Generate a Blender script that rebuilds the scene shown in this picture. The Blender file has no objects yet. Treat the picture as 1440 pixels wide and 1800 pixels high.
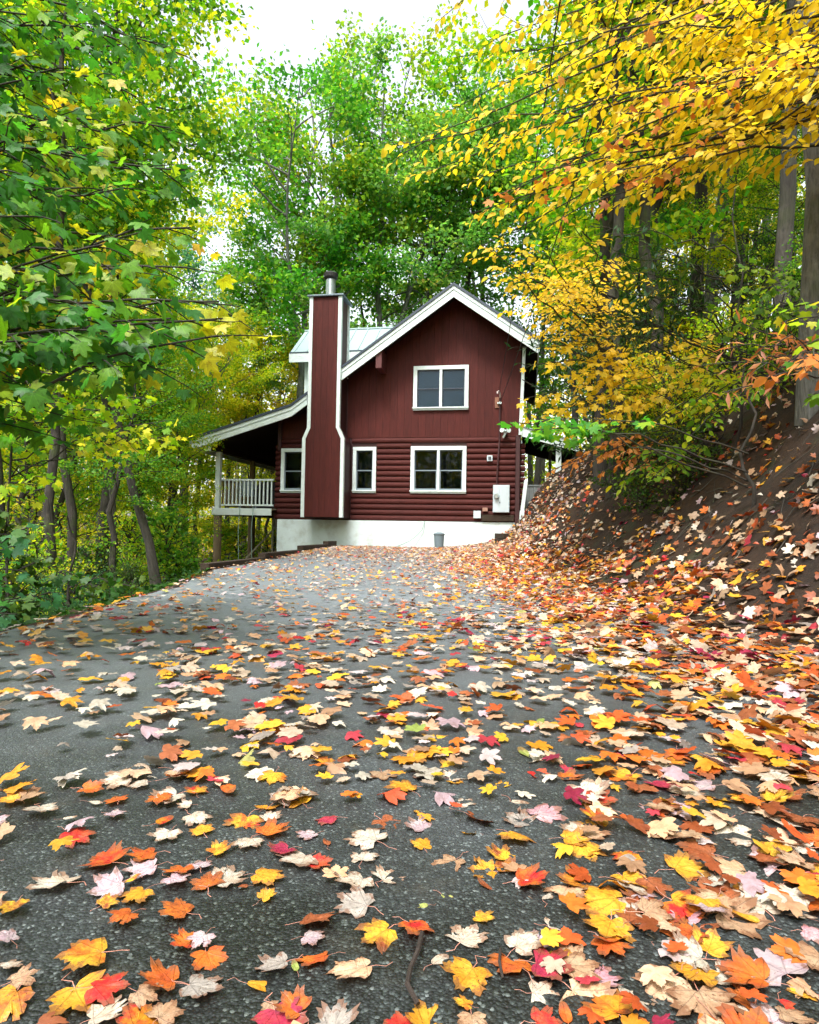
import bpy, math, random
import numpy as np
from mathutils import Matrix, Vector

# ---------------------------------------------------------------- camera, sky, sun, exposure
sc = bpy.context.scene
C = sc.collection
rad = math.radians
PITCH, ROLL, FPX = rad(1.75), rad(1.0), 1150.0
CAM = np.array([0.0, 0.0, 0.6])
_F = np.array([0, math.cos(PITCH), math.sin(PITCH)])
_U = np.array([0, -math.sin(PITCH), math.cos(PITCH)])
_R = np.array([1.0, 0, 0])
cd = bpy.data.cameras.new("camera")
cam = bpy.data.objects.new("camera", cd); C.objects.link(cam)
cd.sensor_fit = 'HORIZONTAL'; cd.sensor_width = 36; cd.lens = 36 * FPX / 1440
cd.clip_start = 0.02; cd.clip_end = 1500
cx = _R * math.cos(ROLL) + _U * math.sin(ROLL)
cy = -_R * math.sin(ROLL) + _U * math.cos(ROLL)
m = Matrix.Identity(4)
for i in range(3):
    m[i][0] = cx[i]; m[i][1] = cy[i]; m[i][2] = -_F[i]; m[i][3] = CAM[i]
cam.matrix_world = m
sc.camera = cam

SUN_EL, SUN_AZ = rad(58), rad(200)          # high, behind the camera to the left, veiled by cloud
w = bpy.data.worlds.new("World"); sc.world = w; w.use_nodes = True
nt = w.node_tree; nt.nodes.clear()
sky = nt.nodes.new('ShaderNodeTexSky'); sky.sky_type = 'NISHITA'; sky.sun_disc = False
sky.sun_elevation = SUN_EL; sky.sun_rotation = SUN_AZ; sky.dust_density = 3.0; sky.air_density = 1.0
hs = nt.nodes.new('ShaderNodeHueSaturation'); hs.inputs['Saturation'].default_value = 0.30
hs.inputs['Value'].default_value = 1.0
bg = nt.nodes.new('ShaderNodeBackground'); bg.inputs['Strength'].default_value = 0.15
wo = nt.nodes.new('ShaderNodeOutputWorld')
nt.links.new(sky.outputs[0], hs.inputs['Color']); nt.links.new(hs.outputs[0], bg.inputs[0]); nt.links.new(bg.outputs[0], wo.inputs[0])
sl = bpy.data.lights.new("sun", 'SUN'); sl.energy = 1.4; sl.angle = rad(14); sl.color = (1.0, 0.96, 0.9)
so = bpy.data.objects.new("sun", sl); C.objects.link(so)
# light travels from azimuth SUN_AZ (0 = +Y, clockwise) down to the ground
sd = Vector((math.sin(SUN_AZ) * math.cos(SUN_EL), math.cos(SUN_AZ) * math.cos(SUN_EL), math.sin(SUN_EL)))
so.rotation_euler = sd.to_track_quat('Z', 'Y').to_euler()
vs = sc.view_settings
vs.view_transform = 'Standard'; vs.look = 'None'; vs.gamma = 1; vs.use_curve_mapping = False
vs.exposure = 1.8
cyc = sc.cycles
cyc.max_bounces = 6; cyc.diffuse_bounces = 4; cyc.glossy_bounces = 3; cyc.transmission_bounces = 4; cyc.transparent_max_bounces = 6
cyc.caustics_reflective = False; cyc.caustics_refractive = False

rng = np.random.default_rng(11)
random.seed(5)

# ---------------------------------------------------------------- helpers
def at(px, py, y):
    """point of the place at distance y seen in direction (px, py) of the 1440x1800 photo"""
    u, v = px - 720, 900 - py
    a = u * math.cos(ROLL) - v * math.sin(ROLL); b = u * math.sin(ROLL) + v * math.cos(ROLL)
    d = _F * FPX + _R * a + _U * b
    return CAM + d * (y / d[1])

def ground_at(px, py, z=0.0):
    u, v = px - 720, 900 - py
    a = u * math.cos(ROLL) - v * math.sin(ROLL); b = u * math.sin(ROLL) + v * math.cos(ROLL)
    d = _F * FPX + _R * a + _U * b
    return CAM + d * ((z - CAM[2]) / d[2])

def sstep(a, b, x):
    t = np.clip((np.asarray(x, float) - a) / (b - a), 0, 1)
    return t * t * (3 - 2 * t)

def link(o, parent=None):
    C.objects.link(o)
    if parent is not None: o.parent = parent
    return o

def mesh_from(name, v, f, mats, attrs=None, smooth=False, midx=None, uv=None):
    """v (n,3); f (m,3) triangles or (m,4) quads array or list of polygons"""
    me = bpy.data.meshes.new(name)
    v = np.asarray(v, dtype=np.float32)
    if isinstance(f, np.ndarray):
        k = f.shape[1]; nf = len(f)
        me.vertices.add(len(v)); me.vertices.foreach_set('co', v.ravel())
        me.loops.add(nf * k); me.loops.foreach_set('vertex_index', f.astype(np.int32).ravel())
        me.polygons.add(nf)
        me.polygons.foreach_set('loop_start', np.arange(0, nf * k, k, dtype=np.int32))
        me.update(calc_edges=True)
    else:
        me.from_pydata([tuple(map(float, p)) for p in v], [], f); me.update()
    if attrs:
        for an, (dom, typ, data) in attrs.items():
            a = me.attributes.new(an, typ, dom)
            a.data.foreach_set('value' if typ == 'FLOAT' else 'vector' if typ == 'FLOAT_VECTOR' else 'color', np.asarray(data, np.float32).ravel())
    for mt in (mats if isinstance(mats, (list, tuple)) else [mats]): me.materials.append(mt)
    if midx is not None: me.polygons.foreach_set('material_index', np.asarray(midx, np.int32))
    if smooth: me.polygons.foreach_set('use_smooth', np.ones(len(me.polygons), bool))
    return me

def obj(name, me, parent=None, loc=None, rot=None):
    o = bpy.data.objects.new(name, me)
    link(o, parent)
    if loc is not None: o.location = [float(c) for c in loc]
    if rot is not None: o.rotation_euler = rot
    return o

def empty(name, loc, rot=(0, 0, 0)):
    o = bpy.data.objects.new(name, None); link(o)
    o.empty_display_size = 0.2
    o.location = [float(c) for c in loc]; o.rotation_euler = rot
    return o

def tag(o, label=None, cat=None, group=None, kind=None):
    if label: o['label'] = label
    if cat: o['category'] = cat
    if group: o['group'] = group
    if kind: o['kind'] = kind
    return o

class MB:
    def __init__(s): s.v = []; s.f = []
    def add(s, vs_, fs_):
        b = len(s.v); s.v += [tuple(map(float, p)) for p in vs_]; s.f += [tuple(i + b for i in q) for q in fs_]; return s
    def box(s, x0, x1, y0, y1, z0, z1):
        return s.add([(x0,y0,z0),(x1,y0,z0),(x1,y1,z0),(x0,y1,z0),(x0,y0,z1),(x1,y0,z1),(x1,y1,z1),(x0,y1,z1)],
                     [(0,3,2,1),(4,5,6,7),(0,1,5,4),(1,2,6,5),(2,3,7,6),(3,0,4,7)])
    def prism(s, poly, y0, y1):
        """polygon in x,z (anticlockwise seen from -y) extruded along y"""
        n = len(poly)
        vs_ = [(x, y0, z) for x, z in poly] + [(x, y1, z) for x, z in poly]
        fs_ = [tuple(range(n)), tuple(range(2*n-1, n-1, -1))] + [(i, i+n, (i+1)%n+n, (i+1)%n) for i in range(n)]
        return s.add(vs_, fs_)
    def tube(s, pts, rr, n=8, cap=True):
        v, f = tube_arrays(pts, rr, n)
        b = len(s.v); s.v += [tuple(map(float, p)) for p in v]; s.f += [tuple(int(i) + b for i in q) for q in f]
        if cap:
            L = len(v)
            s.f.append(tuple(b + i for i in range(n))[::-1]); s.f.append(tuple(b + L - n + i for i in range(n)))
        return s
    def build(s, name, mat, parent=None, smooth=False, bevel=0):
        me = mesh_from(name, np.array(s.v), s.f, mat, smooth=smooth)
        o = obj(name, me, parent)
        if bevel:
            md = o.modifiers.new('bevel', 'BEVEL'); md.width = bevel; md.segments = 2; md.limit_method = 'ANGLE'
        return o

def tube_arrays(pts, rr, n=6):
    P = np.asarray(pts, float); k = len(P)
    rr = np.broadcast_to(np.asarray(rr, float), (k,))
    T = np.gradient(P, axis=0); T /= np.linalg.norm(T, axis=1)[:, None] + 1e-9
    ref = np.array([0, 0, 1.0]) if abs(T[0][2]) < 0.8 else np.array([1.0, 0, 0])
    V = np.zeros((k, n, 3)); a = np.arange(n) * 2 * math.pi / n
    X = np.cross(T, ref); X /= np.linalg.norm(X, axis=1)[:, None] + 1e-9
    Y = np.cross(T, X)
    V = P[:, None, :] + rr[:, None, None] * (np.cos(a)[None, :, None] * X[:, None, :] + np.sin(a)[None, :, None] * Y[:, None, :])
    i = np.arange(k - 1)[:, None]; j = np.arange(n)[None, :]; j2 = (j + 1) % n
    F = np.stack([i*n+j, i*n+j2, (i+1)*n+j2, (i+1)*n+j], -1).reshape(-1, 4)
    return V.reshape(-1, 3), F

# ---------------------------------------------------------------- materials
def newmat(name):
    m_ = bpy.data.materials.new(name); m_.use_nodes = True
    return m_, m_.node_tree, m_.node_tree.nodes, m_.node_tree.links

def ramp(n, stops, interp='LINEAR'):
    r = n.new('ShaderNodeValToRGB'); cr = r.color_ramp; cr.interpolation = interp
    while len(cr.elements) < len(stops): cr.elements.new(0.5)
    for e, (p, c) in zip(cr.elements, stops): e.position = p; e.color = (*c, 1)
    return r

def mixc(n, l, a, b, fac, mode='MIX'):
    x = n.new('ShaderNodeMix'); x.data_type = 'RGBA'; x.blend_type = mode
    for s_, v_ in ((6, a), (7, b)):
        if isinstance(v_, tuple): x.inputs[s_].default_value = (*v_, 1)
        else: l.new(v_, x.inputs[s_])
    if isinstance(fac, (int, float)): x.inputs[0].default_value = fac
    else: l.new(fac, x.inputs[0])
    return x.outputs[2]

def noise(n, l, scale, detail=4, rough=0.6, vec=None, dist=0):
    t = n.new('ShaderNodeTexNoise'); t.inputs['Scale'].default_value = scale; t.inputs['Detail'].default_value = detail
    t.inputs['Roughness'].default_value = rough; t.inputs['Distortion'].default_value = dist
    if vec is not None: l.new(vec, t.inputs['Vector'])
    return t

def plain(name, col, rough=0.6, var=0.12, scale=6, bump=0.0, metal=0.0, stretch=(1, 1, 1), spec=0.5, objvar=0.0, bscale=None, dirt=None):
    m_, nt_, n, l = newmat(name); b = n['Principled BSDF']
    tc = n.new('ShaderNodeTexCoord'); mp = n.new('ShaderNodeMapping'); mp.inputs['Scale'].default_value = stretch
    l.new(tc.outputs['Object'], mp.inputs[0])
    t = noise(n, l, scale, 6, 0.65, mp.outputs[0])
    r = ramp(n, [(0.25, tuple(c * (1 - var) for c in col)), (0.75, tuple(min(1, c * (1 + var)) for c in col))])
    l.new(t.outputs[0], r.inputs[0]); out = r.outputs[0]
    if objvar:
        oi = n.new('ShaderNodeObjectInfo'); mr = n.new('ShaderNodeMapRange')
        mr.inputs[3].default_value = 1 - objvar; mr.inputs[4].default_value = 1 + objvar
        l.new(oi.outputs['Random'], mr.inputs[0])
        hs_ = n.new('ShaderNodeHueSaturation'); l.new(mr.outputs[0], hs_.inputs['Value']); l.new(out, hs_.inputs['Color']); out = hs_.outputs[0]
    if dirt:
        t2 = noise(n, l, dirt[1], 5, 0.7, mp.outputs[0]); r2 = ramp(n, [(0.5, (0, 0, 0)), (0.72, (1, 1, 1))]); l.new(t2.outputs[0], r2.inputs[0])
        mm = n.new('ShaderNodeMath'); mm.operation = 'MULTIPLY'; mm.inputs[1].default_value = dirt[2]; l.new(r2.outputs[0], mm.inputs[0])
        out = mixc(n, l, out, dirt[0], mm.outputs[0])
    l.new(out, b.inputs['Base Color'])
    b.inputs['Roughness'].default_value = rough; b.inputs['Metallic'].default_value = metal
    b.inputs['Specular IOR Level'].default_value = spec
    if bump:
        t3 = noise(n, l, bscale or scale * 4, 6, 0.7, mp.outputs[0])
        bp = n.new('ShaderNodeBump'); bp.inputs['Strength'].default_value = bump; bp.inputs['Distance'].default_value = 0.02
        l.new(t3.outputs[0], bp.inputs['Height']); l.new(bp.outputs[0], b.inputs['Normal'])
    return m_

def leaf_mat(name, stops, transl=0.45, boost=1.5, rough=0.5, hue=0.03, spec=0.35, veins=False):
    """foliage: colour by the leaf's own tone attribute, light partly passing through"""
    m_, nt_, n, l = newmat(name); b = n['Principled BSDF']; out = n['Material Output']
    at_ = n.new('ShaderNodeAttribute'); at_.attribute_name = 'tone'
    r = ramp(n, stops); l.new(at_.outputs['Fac'], r.inputs[0])
    oi = n.new('ShaderNodeObjectInfo'); mr = n.new('ShaderNodeMapRange'); mr.inputs[3].default_value = 0.5 - hue; mr.inputs[4].default_value = 0.5 + hue
    l.new(oi.outputs['Random'], mr.inputs[0])
    hs_ = n.new('ShaderNodeHueSaturation'); l.new(mr.outputs[0], hs_.inputs['Hue']); l.new(r.outputs[0], hs_.inputs['Color'])
    col = hs_.outputs[0]
    if veins:
        co = n.new('ShaderNodeAttribute'); co.attribute_name = 'leafco'; tcn = n.new('ShaderNodeTexCoord')
        sp = n.new('ShaderNodeSeparateXYZ'); l.new(co.outputs['Vector'], sp.inputs[0]); ab = n.new('ShaderNodeMath'); ab.operation = 'ABSOLUTE'; l.new(sp.outputs[0], ab.inputs[0])
        a2_ = n.new('ShaderNodeMath'); a2_.operation = 'ARCTAN2'; l.new(ab.outputs[0], a2_.inputs[0]); l.new(sp.outputs[1], a2_.inputs[1])
        ln_ = n.new('ShaderNodeVectorMath'); ln_.operation = 'LENGTH'; l.new(co.outputs['Vector'], ln_.inputs[0]); prev = None
        for ang_ in (0.0, 0.72, 1.47):
            s_ = n.new('ShaderNodeMath'); s_.operation = 'SUBTRACT'; s_.inputs[1].default_value = ang_; l.new(a2_.outputs[0], s_.inputs[0])
            q_ = n.new('ShaderNodeMath'); q_.operation = 'ABSOLUTE'; l.new(s_.outputs[0], q_.inputs[0])
            m2 = n.new('ShaderNodeMath'); m2.operation = 'MULTIPLY'; l.new(q_.outputs[0], m2.inputs[0]); l.new(ln_.outputs['Value'], m2.inputs[1])
            if prev is not None: mn = n.new('ShaderNodeMath'); mn.operation = 'MINIMUM'; l.new(prev.outputs[0], mn.inputs[0]); l.new(m2.outputs[0], mn.inputs[1]); m2 = mn
            prev = m2
        rv = ramp(n, [(.008, (1.35, 1.3, 1.1)), (.03, (1, 1, 1))]); l.new(prev.outputs[0], rv.inputs[0]); col = mixc(n, l, col, rv.outputs[0], .8, 'MULTIPLY')
        nz = noise(n, l, 30, 4, .7, tcn.outputs['Object']); rz_ = ramp(n, [(.34, (.55, .42, .3)), (.48, (1, 1, 1)), (.7, (1.15, 1.1, 1))]); l.new(nz.outputs[0], rz_.inputs[0]); col = mixc(n, l, col, rz_.outputs[0], .85, 'MULTIPLY')
    l.new(col, b.inputs['Base Color']); b.inputs['Roughness'].default_value = rough
    b.inputs['Specular IOR Level'].default_value = spec
    tr = n.new('ShaderNodeBsdfTranslucent')
    mu = n.new('ShaderNodeMix'); mu.data_type = 'RGBA'; mu.blend_type = 'MULTIPLY'; mu.inputs[0].default_value = 1
    l.new(col, mu.inputs[6]); mu.inputs[7].default_value = (boost * 1.15, boost, boost * 0.5, 1); mu.clamp_result = True
    l.new(mu.outputs[2], tr.inputs[0])
    mx = n.new('ShaderNodeMixShader'); mx.inputs[0].default_value = transl
    l.new(b.outputs[0], mx.inputs[1]); l.new(tr.outputs[0], mx.inputs[2]); l.new(mx.outputs[0], out.inputs['Surface'])
    return m_

def bark_mat(name, dark, light, moss=0.0):
    m_, nt_, n, l = newmat(name); b = n['Principled BSDF']
    tc = n.new('ShaderNodeTexCoord'); mp = n.new('ShaderNodeMapping'); mp.inputs['Scale'].default_value = (9, 9, 1.6)
    l.new(tc.outputs['Object'], mp.inputs[0])
    t = noise(n, l, 2.2, 8, 0.7, mp.outputs[0], 0.6); r = ramp(n, [(0.3, dark), (0.68, light)]); l.new(t.outputs[0], r.inputs[0])
    t2 = noise(n, l, 2.6, 5, 0.6, tc.outputs['Object']); r2 = ramp(n, [(0.52, (0, 0, 0)), (0.62, (1, 1, 1))]); l.new(t2.outputs[0], r2.inputs[0])
    mm = n.new('ShaderNodeMath'); mm.operation = 'MULTIPLY'; mm.inputs[1].default_value = 0.55; l.new(r2.outputs[0], mm.inputs[0])
    c = mixc(n, l, r.outputs[0], tuple(min(1, x * 1.35 + 0.004) for x in light), mm.outputs[0])
    if moss: 
        t4 = noise(n, l, 1.4, 5, 0.6, tc.outputs['Object']); r4 = ramp(n, [(0.5, (0, 0, 0)), (0.65, (moss,)*3)]); l.new(t4.outputs[0], r4.inputs[0])
        c = mixc(n, l, c, (0.06, 0.09, 0.02), r4.outputs[0])
    l.new(c, b.inputs['Base Color']); b.inputs['Roughness'].default_value = 0.9
    bp = n.new('ShaderNodeBump'); bp.inputs['Strength'].default_value = 0.9; bp.inputs['Distance'].default_value = 0.03
    l.new(t.outputs[0], bp.inputs['Height']); l.new(bp.outputs[0], b.inputs['Normal'])
    return m_

G1 = leaf_mat('leaf_green', [(0, (0.018, 0.095, 0.008)), (0.45, (0.045, 0.19, 0.012)), (0.8, (0.13, 0.31, 0.012)), (1, (0.38, 0.42, 0.02))], transl=.5, boost=1.7)
G2 = leaf_mat('leaf_fresh_green', [(0, (0.025, 0.13, 0.010)), (0.5, (0.09, 0.27, 0.022)), (0.85, (0.26, 0.42, 0.03)), (1, (0.60, 0.52, 0.02))], transl=.52, boost=1.75)
GP = leaf_mat('leaf_pale_green', [(0, (0.03, 0.15, 0.025)), (0.5, (0.09, 0.28, 0.05)), (0.9, (0.24, 0.40, 0.07)), (1, (0.55, 0.45, 0.10))], transl=.55, boost=1.75)
GB = leaf_mat('leaf_blue_green', [(0, (0.02, 0.12, 0.05)), (0.6, (0.06, 0.24, 0.10)), (1, (0.18, 0.34, 0.09))], transl=.5, boost=1.6)
YG = leaf_mat('leaf_yellow_green', [(0, (0.06, 0.22, 0.008)), (0.35, (0.17, 0.36, 0.012)), (0.7, (0.48, 0.53, 0.015)), (0.9, (0.78, 0.64, 0.03)), (1, (0.80, 0.48, 0.05))], transl=.52, boost=1.65)
YE = leaf_mat('leaf_yellow', [(0, (0.26, 0.34, 0.012)), (0.16, (0.58, 0.46, 0.018)), (0.45, (0.76, 0.51, 0.025)), (0.85, (0.82, 0.58, 0.05)), (1, (0.84, 0.70, 0.14))], boost=1.4, transl=.5, hue=0.008)
OR = leaf_mat('leaf_orange', [(0, (0.26, 0.08, 0.02)), (0.5, (0.58, 0.20, 0.04)), (1, (0.74, 0.40, 0.14))], boost=1.2, hue=0.008)
G0 = leaf_mat('leaf_shade_green', [(0, (0.010, 0.05, 0.008)), (0.6, (0.03, 0.11, 0.012)), (1, (0.14, 0.20, 0.015))], transl=.4)
DK = leaf_mat('leaf_dark_evergreen', [(0, (0.010, 0.040, 0.012)), (0.7, (0.03, 0.10, 0.02)), (1, (0.14, 0.20, 0.03))], transl=0.25, rough=0.35)
BK_G = bark_mat('bark_grey', (0.045, 0.046, 0.042), (0.17, 0.172, 0.158), 0.5)
BK_D = bark_mat('bark_dark', (0.010, 0.009, 0.007), (0.045, 0.038, 0.030), 0.5)
BK_M = bark_mat('bark_brown_grey', (0.018, 0.016, 0.013), (0.085, 0.078, 0.064), 0.4)

# ---------------------------------------------------------------- terrain
EDGE_Y = [-8, 3.7, 5.2, 6.8, 9.8, 18, 60]
EDGE_X = [-2.35, -2.3, -2.32, -2.45, -2.9, -1.95, -1.95]
def edge_x(y): return np.interp(y, EDGE_Y, EDGE_X)
BX = [-1.0, 0, 0.5, 1.0, 2.0, 3.5, 6, 12, 30, 100, 400]
BZ = [0.0, 0.10, 0.42, 0.97, 2.08, 3.5, 5.0, 7.6, 13, 22, 40]
def foot_x(y):
    return 2.05 + 0.09 * np.sin(y * 0.9) + 0.06 * np.sin(y * 2.3 + 1) + np.maximum(0, np.asarray(y) - 17.2) * 0.22
def height(x, y):
    x = np.asarray(x, float); y = np.asarray(y, float)
    base = 0.17 * sstep(9, 17.5, y) + 0.05 * sstep(14, 19, y) * sstep(0, 2.2, x) + 0.35 * sstep(22, 34, y)
    right = np.interp(x - foot_x(y), BX, BZ)
    lump = 0.10 * np.sin(x * 1.7 + y * 0.8) + 0.07 * np.sin(x * 3.1 - y * 2.1 + 2) + 0.05 * np.sin(y * 4.1 + x)
    lump = lump + 0.035 * np.sin(x * 7.1 + y * 3.2) * np.sin(y * 5.7 - x * 2.3) + 0.02 * np.sin(x * 11 - y * 7)
    right = right + lump * sstep(0.2, 1.5, x - foot_x(y))
    dl = edge_x(y) - x
    left = -np.interp(dl, [0, 0.12, 0.6, 3, 8, 16, 30, 60, 120], [0, 0.06, 0.30, 1.1, 2.0, 3.4, 4.2, 3.0, -6])
    left = left + lump * 0.8 * sstep(0.5, 2, dl)
    yl = sstep(22, 30, y)
    left = left * (1 - yl * 0.3)
    return base + right + np.where(dl > 0, left, 0)

def grid_mesh(name, xs, ys, zf, mat):
    X, Y = np.meshgrid(xs, ys); Z = zf(X, Y)
    v = np.stack([X, Y, Z], -1).reshape(-1, 3)
    nx, ny = len(xs), len(ys)
    i = np.arange(ny - 1)[:, None] * nx + np.arange(nx - 1)[None, :]
    f = np.stack([i, i + 1, i + nx + 1, i + nx], -1).reshape(-1, 4)
    return mesh_from(name, v, f, mat, smooth=True)

# soil and leaf litter
def soil_mat():
    m_, nt_, n, l = newmat('soil'); b = n['Principled BSDF']
    tc = n.new('ShaderNodeTexCoord'); P = tc.outputs['Object']
    t = noise(n, l, 1.3, 8, 0.7, P); t2 = noise(n, l, 16, 8, 0.75, P); t3 = noise(n, l, 60, 4, 0.7, P)
    r = ramp(n, [(0.35, (0.016, 0.008, 0.003)), (0.55, (0.050, 0.023, 0.007)), (0.75, (0.095, 0.043, 0.012))]); l.new(t.outputs[0], r.inputs[0])
    r2 = ramp(n, [(0.3, (0.35, 0.33, 0.3)), (0.7, (1.3, 1.2, 1.1))]); l.new(t2.outputs[0], r2.inputs[0])
    c = mixc(n, l, r.outputs[0], r2.outputs[0], 1.0, 'MULTIPLY')
    r3 = ramp(n, [(0.62, (0, 0, 0)), (0.70, (1, 1, 1))]); l.new(t3.outputs[0], r3.inputs[0])
    c = mixc(n, l, c, (0.13, 0.065, 0.03), r3.outputs[0])
    t5 = noise(n, l, 2.3, 4, 0.6, P); r5 = ramp(n, [(0.55, (0, 0, 0)), (0.68, (0.6,)*3)]); l.new(t5.outputs[0], r5.inputs[0])
    c = mixc(n, l, c, (0.03, 0.045, 0.01), r5.outputs[0])
    l.new(c, b.inputs['Base Color']); b.inputs['Roughness'].default_value = 0.95
    bp = n.new('ShaderNodeBump'); bp.inputs['Strength'].default_value = 1.0; bp.inputs['Distance'].default_value = 0.08
    ad = n.new('ShaderNodeMath'); l.new(t2.outputs[0], ad.inputs[0]); l.new(t.outputs[0], ad.inputs[1]); l.new(ad.outputs[0], bp.inputs['Height'])
    l.new(bp.outputs[0], b.inputs['Normal'])
    return m_
SOIL = soil_mat()

def asphalt_mat():
    m_, nt_, n, l = newmat('asphalt'); b = n['Principled BSDF']
    tc = n.new('ShaderNodeTexCoord'); P = tc.outputs['Object']
    v = n.new('ShaderNodeTexVoronoi'); v.inputs['Scale'].default_value = 210; l.new(P, v.inputs['Vector'])
    v2 = n.new('ShaderNodeTexVoronoi'); v2.inputs['Scale'].default_value = 330; l.new(P, v2.inputs['Vector'])
    sep = n.new('ShaderNodeSeparateColor'); l.new(v.outputs['Color'], sep.inputs[0])
    r = ramp(n, [(0.0, (0.005, 0.0065, 0.006)), (0.5, (0.012, 0.015, 0.0145)), (0.80, (0.025, 0.031, 0.031)), (0.94, (0.055, 0.067, 0.066)), (1.0, (0.14, 0.16, 0.158))])
    l.new(sep.outputs[0], r.inputs[0])
    gap = ramp(n, [(0.0, (1, 1, 1)), (0.45, (1, 1, 1)), (0.75, (0.45, 0.45, 0.45))]); l.new(v.outputs['Distance'], gap.inputs[0])
    c = mixc(n, l, r.outputs[0], gap.outputs[0], 0.8, 'MULTIPLY')
    t = noise(n, l, 1.1, 6, 0.65, P); rt = ramp(n, [(0.35, (0.45, 0.47, 0.38)), (0.65, (1.35, 1.38, 1.42))]); l.new(t.outputs[0], rt.inputs[0])
    c = mixc(n, l, c, rt.outputs[0], 1.0, 'MULTIPLY')
    t2 = noise(n, l, 7, 6, 0.7, P); r2 = ramp(n, [(0.55, (0, 0, 0)), (0.75, (0.55,)*3)]); l.new(t2.outputs[0], r2.inputs[0])
    c = mixc(n, l, c, (0.045, 0.040, 0.028), r2.outputs[0])
    # gravelly top near the house
    sx = n.new('ShaderNodeSeparateXYZ'); l.new(P, sx.inputs[0])
    mr = n.new('ShaderNodeMapRange'); mr.inputs[1].default_value = 12.0; mr.inputs[2].default_value = 16.5; l.new(sx.outputs['Y'], mr.inputs[0])
    gv = n.new('ShaderNodeTexVoronoi'); gv.inputs['Scale'].default_value = 28; l.new(P, gv.inputs['Vector'])
    sg = n.new('ShaderNodeSeparateColor'); l.new(gv.outputs['Color'], sg.inputs[0])
    rg = ramp(n, [(0, (0.08, 0.07, 0.06)), (0.6, (0.17, 0.15, 0.13)), (1, (0.30, 0.27, 0.25))]); l.new(sg.outputs[1], rg.inputs[0])
    c = mixc(n, l, c, rg.outputs[0], mr.outputs[0])
    sky_sheen = n.new('ShaderNodeMapRange'); sky_sheen.inputs[1].default_value = 2.4; sky_sheen.inputs[2].default_value = 7.5; sky_sheen.inputs[3].default_value = 0.0; sky_sheen.inputs[4].default_value = 0.8
    wv = n.new('ShaderNodeMath'); wv.operation = 'MULTIPLY_ADD'; wv.inputs[1].default_value = 3.0; l.new(t.outputs[0], wv.inputs[0]); l.new(sx.outputs['Y'], wv.inputs[2]); l.new(wv.outputs[0], sky_sheen.inputs[0])
    c = mixc(n, l, c, (0.20, 0.228, 0.255), sky_sheen.outputs[0])   # paler, bluer far asphalt: grazing sky reflection painted in beyond the damp patch
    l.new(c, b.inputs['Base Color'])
    rr_ = ramp(n, [(0.3, (0.34,)*3), (0.7, (0.56,)*3)]); l.new(t.outputs[0], rr_.inputs[0]); l.new(rr_.outputs[0], b.inputs['Roughness'])
    b.inputs['Specular IOR Level'].default_value = 0.55
    bp = n.new('ShaderNodeBump'); bp.inputs['Strength'].default_value = 0.5; bp.inputs['Distance'].default_value = 0.004; bp.invert = True
    l.new(v.outputs['Distance'], bp.inputs['Height'])
    bp2 = n.new('ShaderNodeBump'); bp2.inputs['Strength'].default_value = 0.4; bp2.inputs['Distance'].default_value = 0.02
    l.new(t2.outputs[0], bp2.inputs['Height']); l.new(bp.outputs[0], bp2.inputs['Normal']); l.new(bp2.outputs[0], b.inputs['Normal'])
    return m_
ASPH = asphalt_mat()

def axis(parts):
    return np.unique(np.concatenate([np.linspace(a, b, n) for a, b, n in parts]).round(4))
xs = axis([(-300, -60, 13), (-60, -20, 21), (-20, -6, 36), (-6, 8, 141), (8, 20, 30), (20, 60, 16), (60, 300, 13)])
ys = axis([(-60, -8, 14), (-8, 0, 17), (0, 24, 193), (24, 60, 37), (60, 300, 17)])
def terr_z(X, Y):
    z = height(X, Y)
    on_road = sstep(0.0, 0.25, X - edge_x(Y)) * (1 - sstep(-0.5, -0.2, X - foot_x(Y))) * (1 - sstep(17.6, 18.0, Y))
    return z - 0.05 * on_road
g = obj('ground', grid_mesh('ground', xs, ys, terr_z, SOIL)); tag(g, kind='structure')
# driveway: follows its own irregular edges, with a thickness
ny, nx = 260, 60
yy = np.linspace(-7, 17.85, ny); tt = np.linspace(0, 1, nx)
wob = 0.05 * np.sin(yy * 3.1) + 0.03 * np.sin(yy * 7.7 + 1) + 0.015 * np.sin(yy * 19)
X0 = edge_x(yy) + wob * 0.7; X1 = foot_x(yy) - 0.12 + wob
X = X0[:, None] + (X1 - X0)[:, None] * tt[None, :]; Y = np.repeat(yy[:, None], nx, 1)
Z = height(np.maximum(X, edge_x(Y) + 0.01), Y) + 0.008 * np.sin(X * 2.3 + Y * .6) * np.sin(Y * .9)
Z[:, 0] -= 0.10; Z[:, -1] -= 0.05; Z[-1, :] -= 0.06
i = np.arange(ny - 1)[:, None] * nx + np.arange(nx - 1)[None, :]
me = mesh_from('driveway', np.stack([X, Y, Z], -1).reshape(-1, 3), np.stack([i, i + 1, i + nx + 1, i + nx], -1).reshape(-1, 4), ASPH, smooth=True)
tag(obj('driveway', me), kind='structure')
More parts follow.
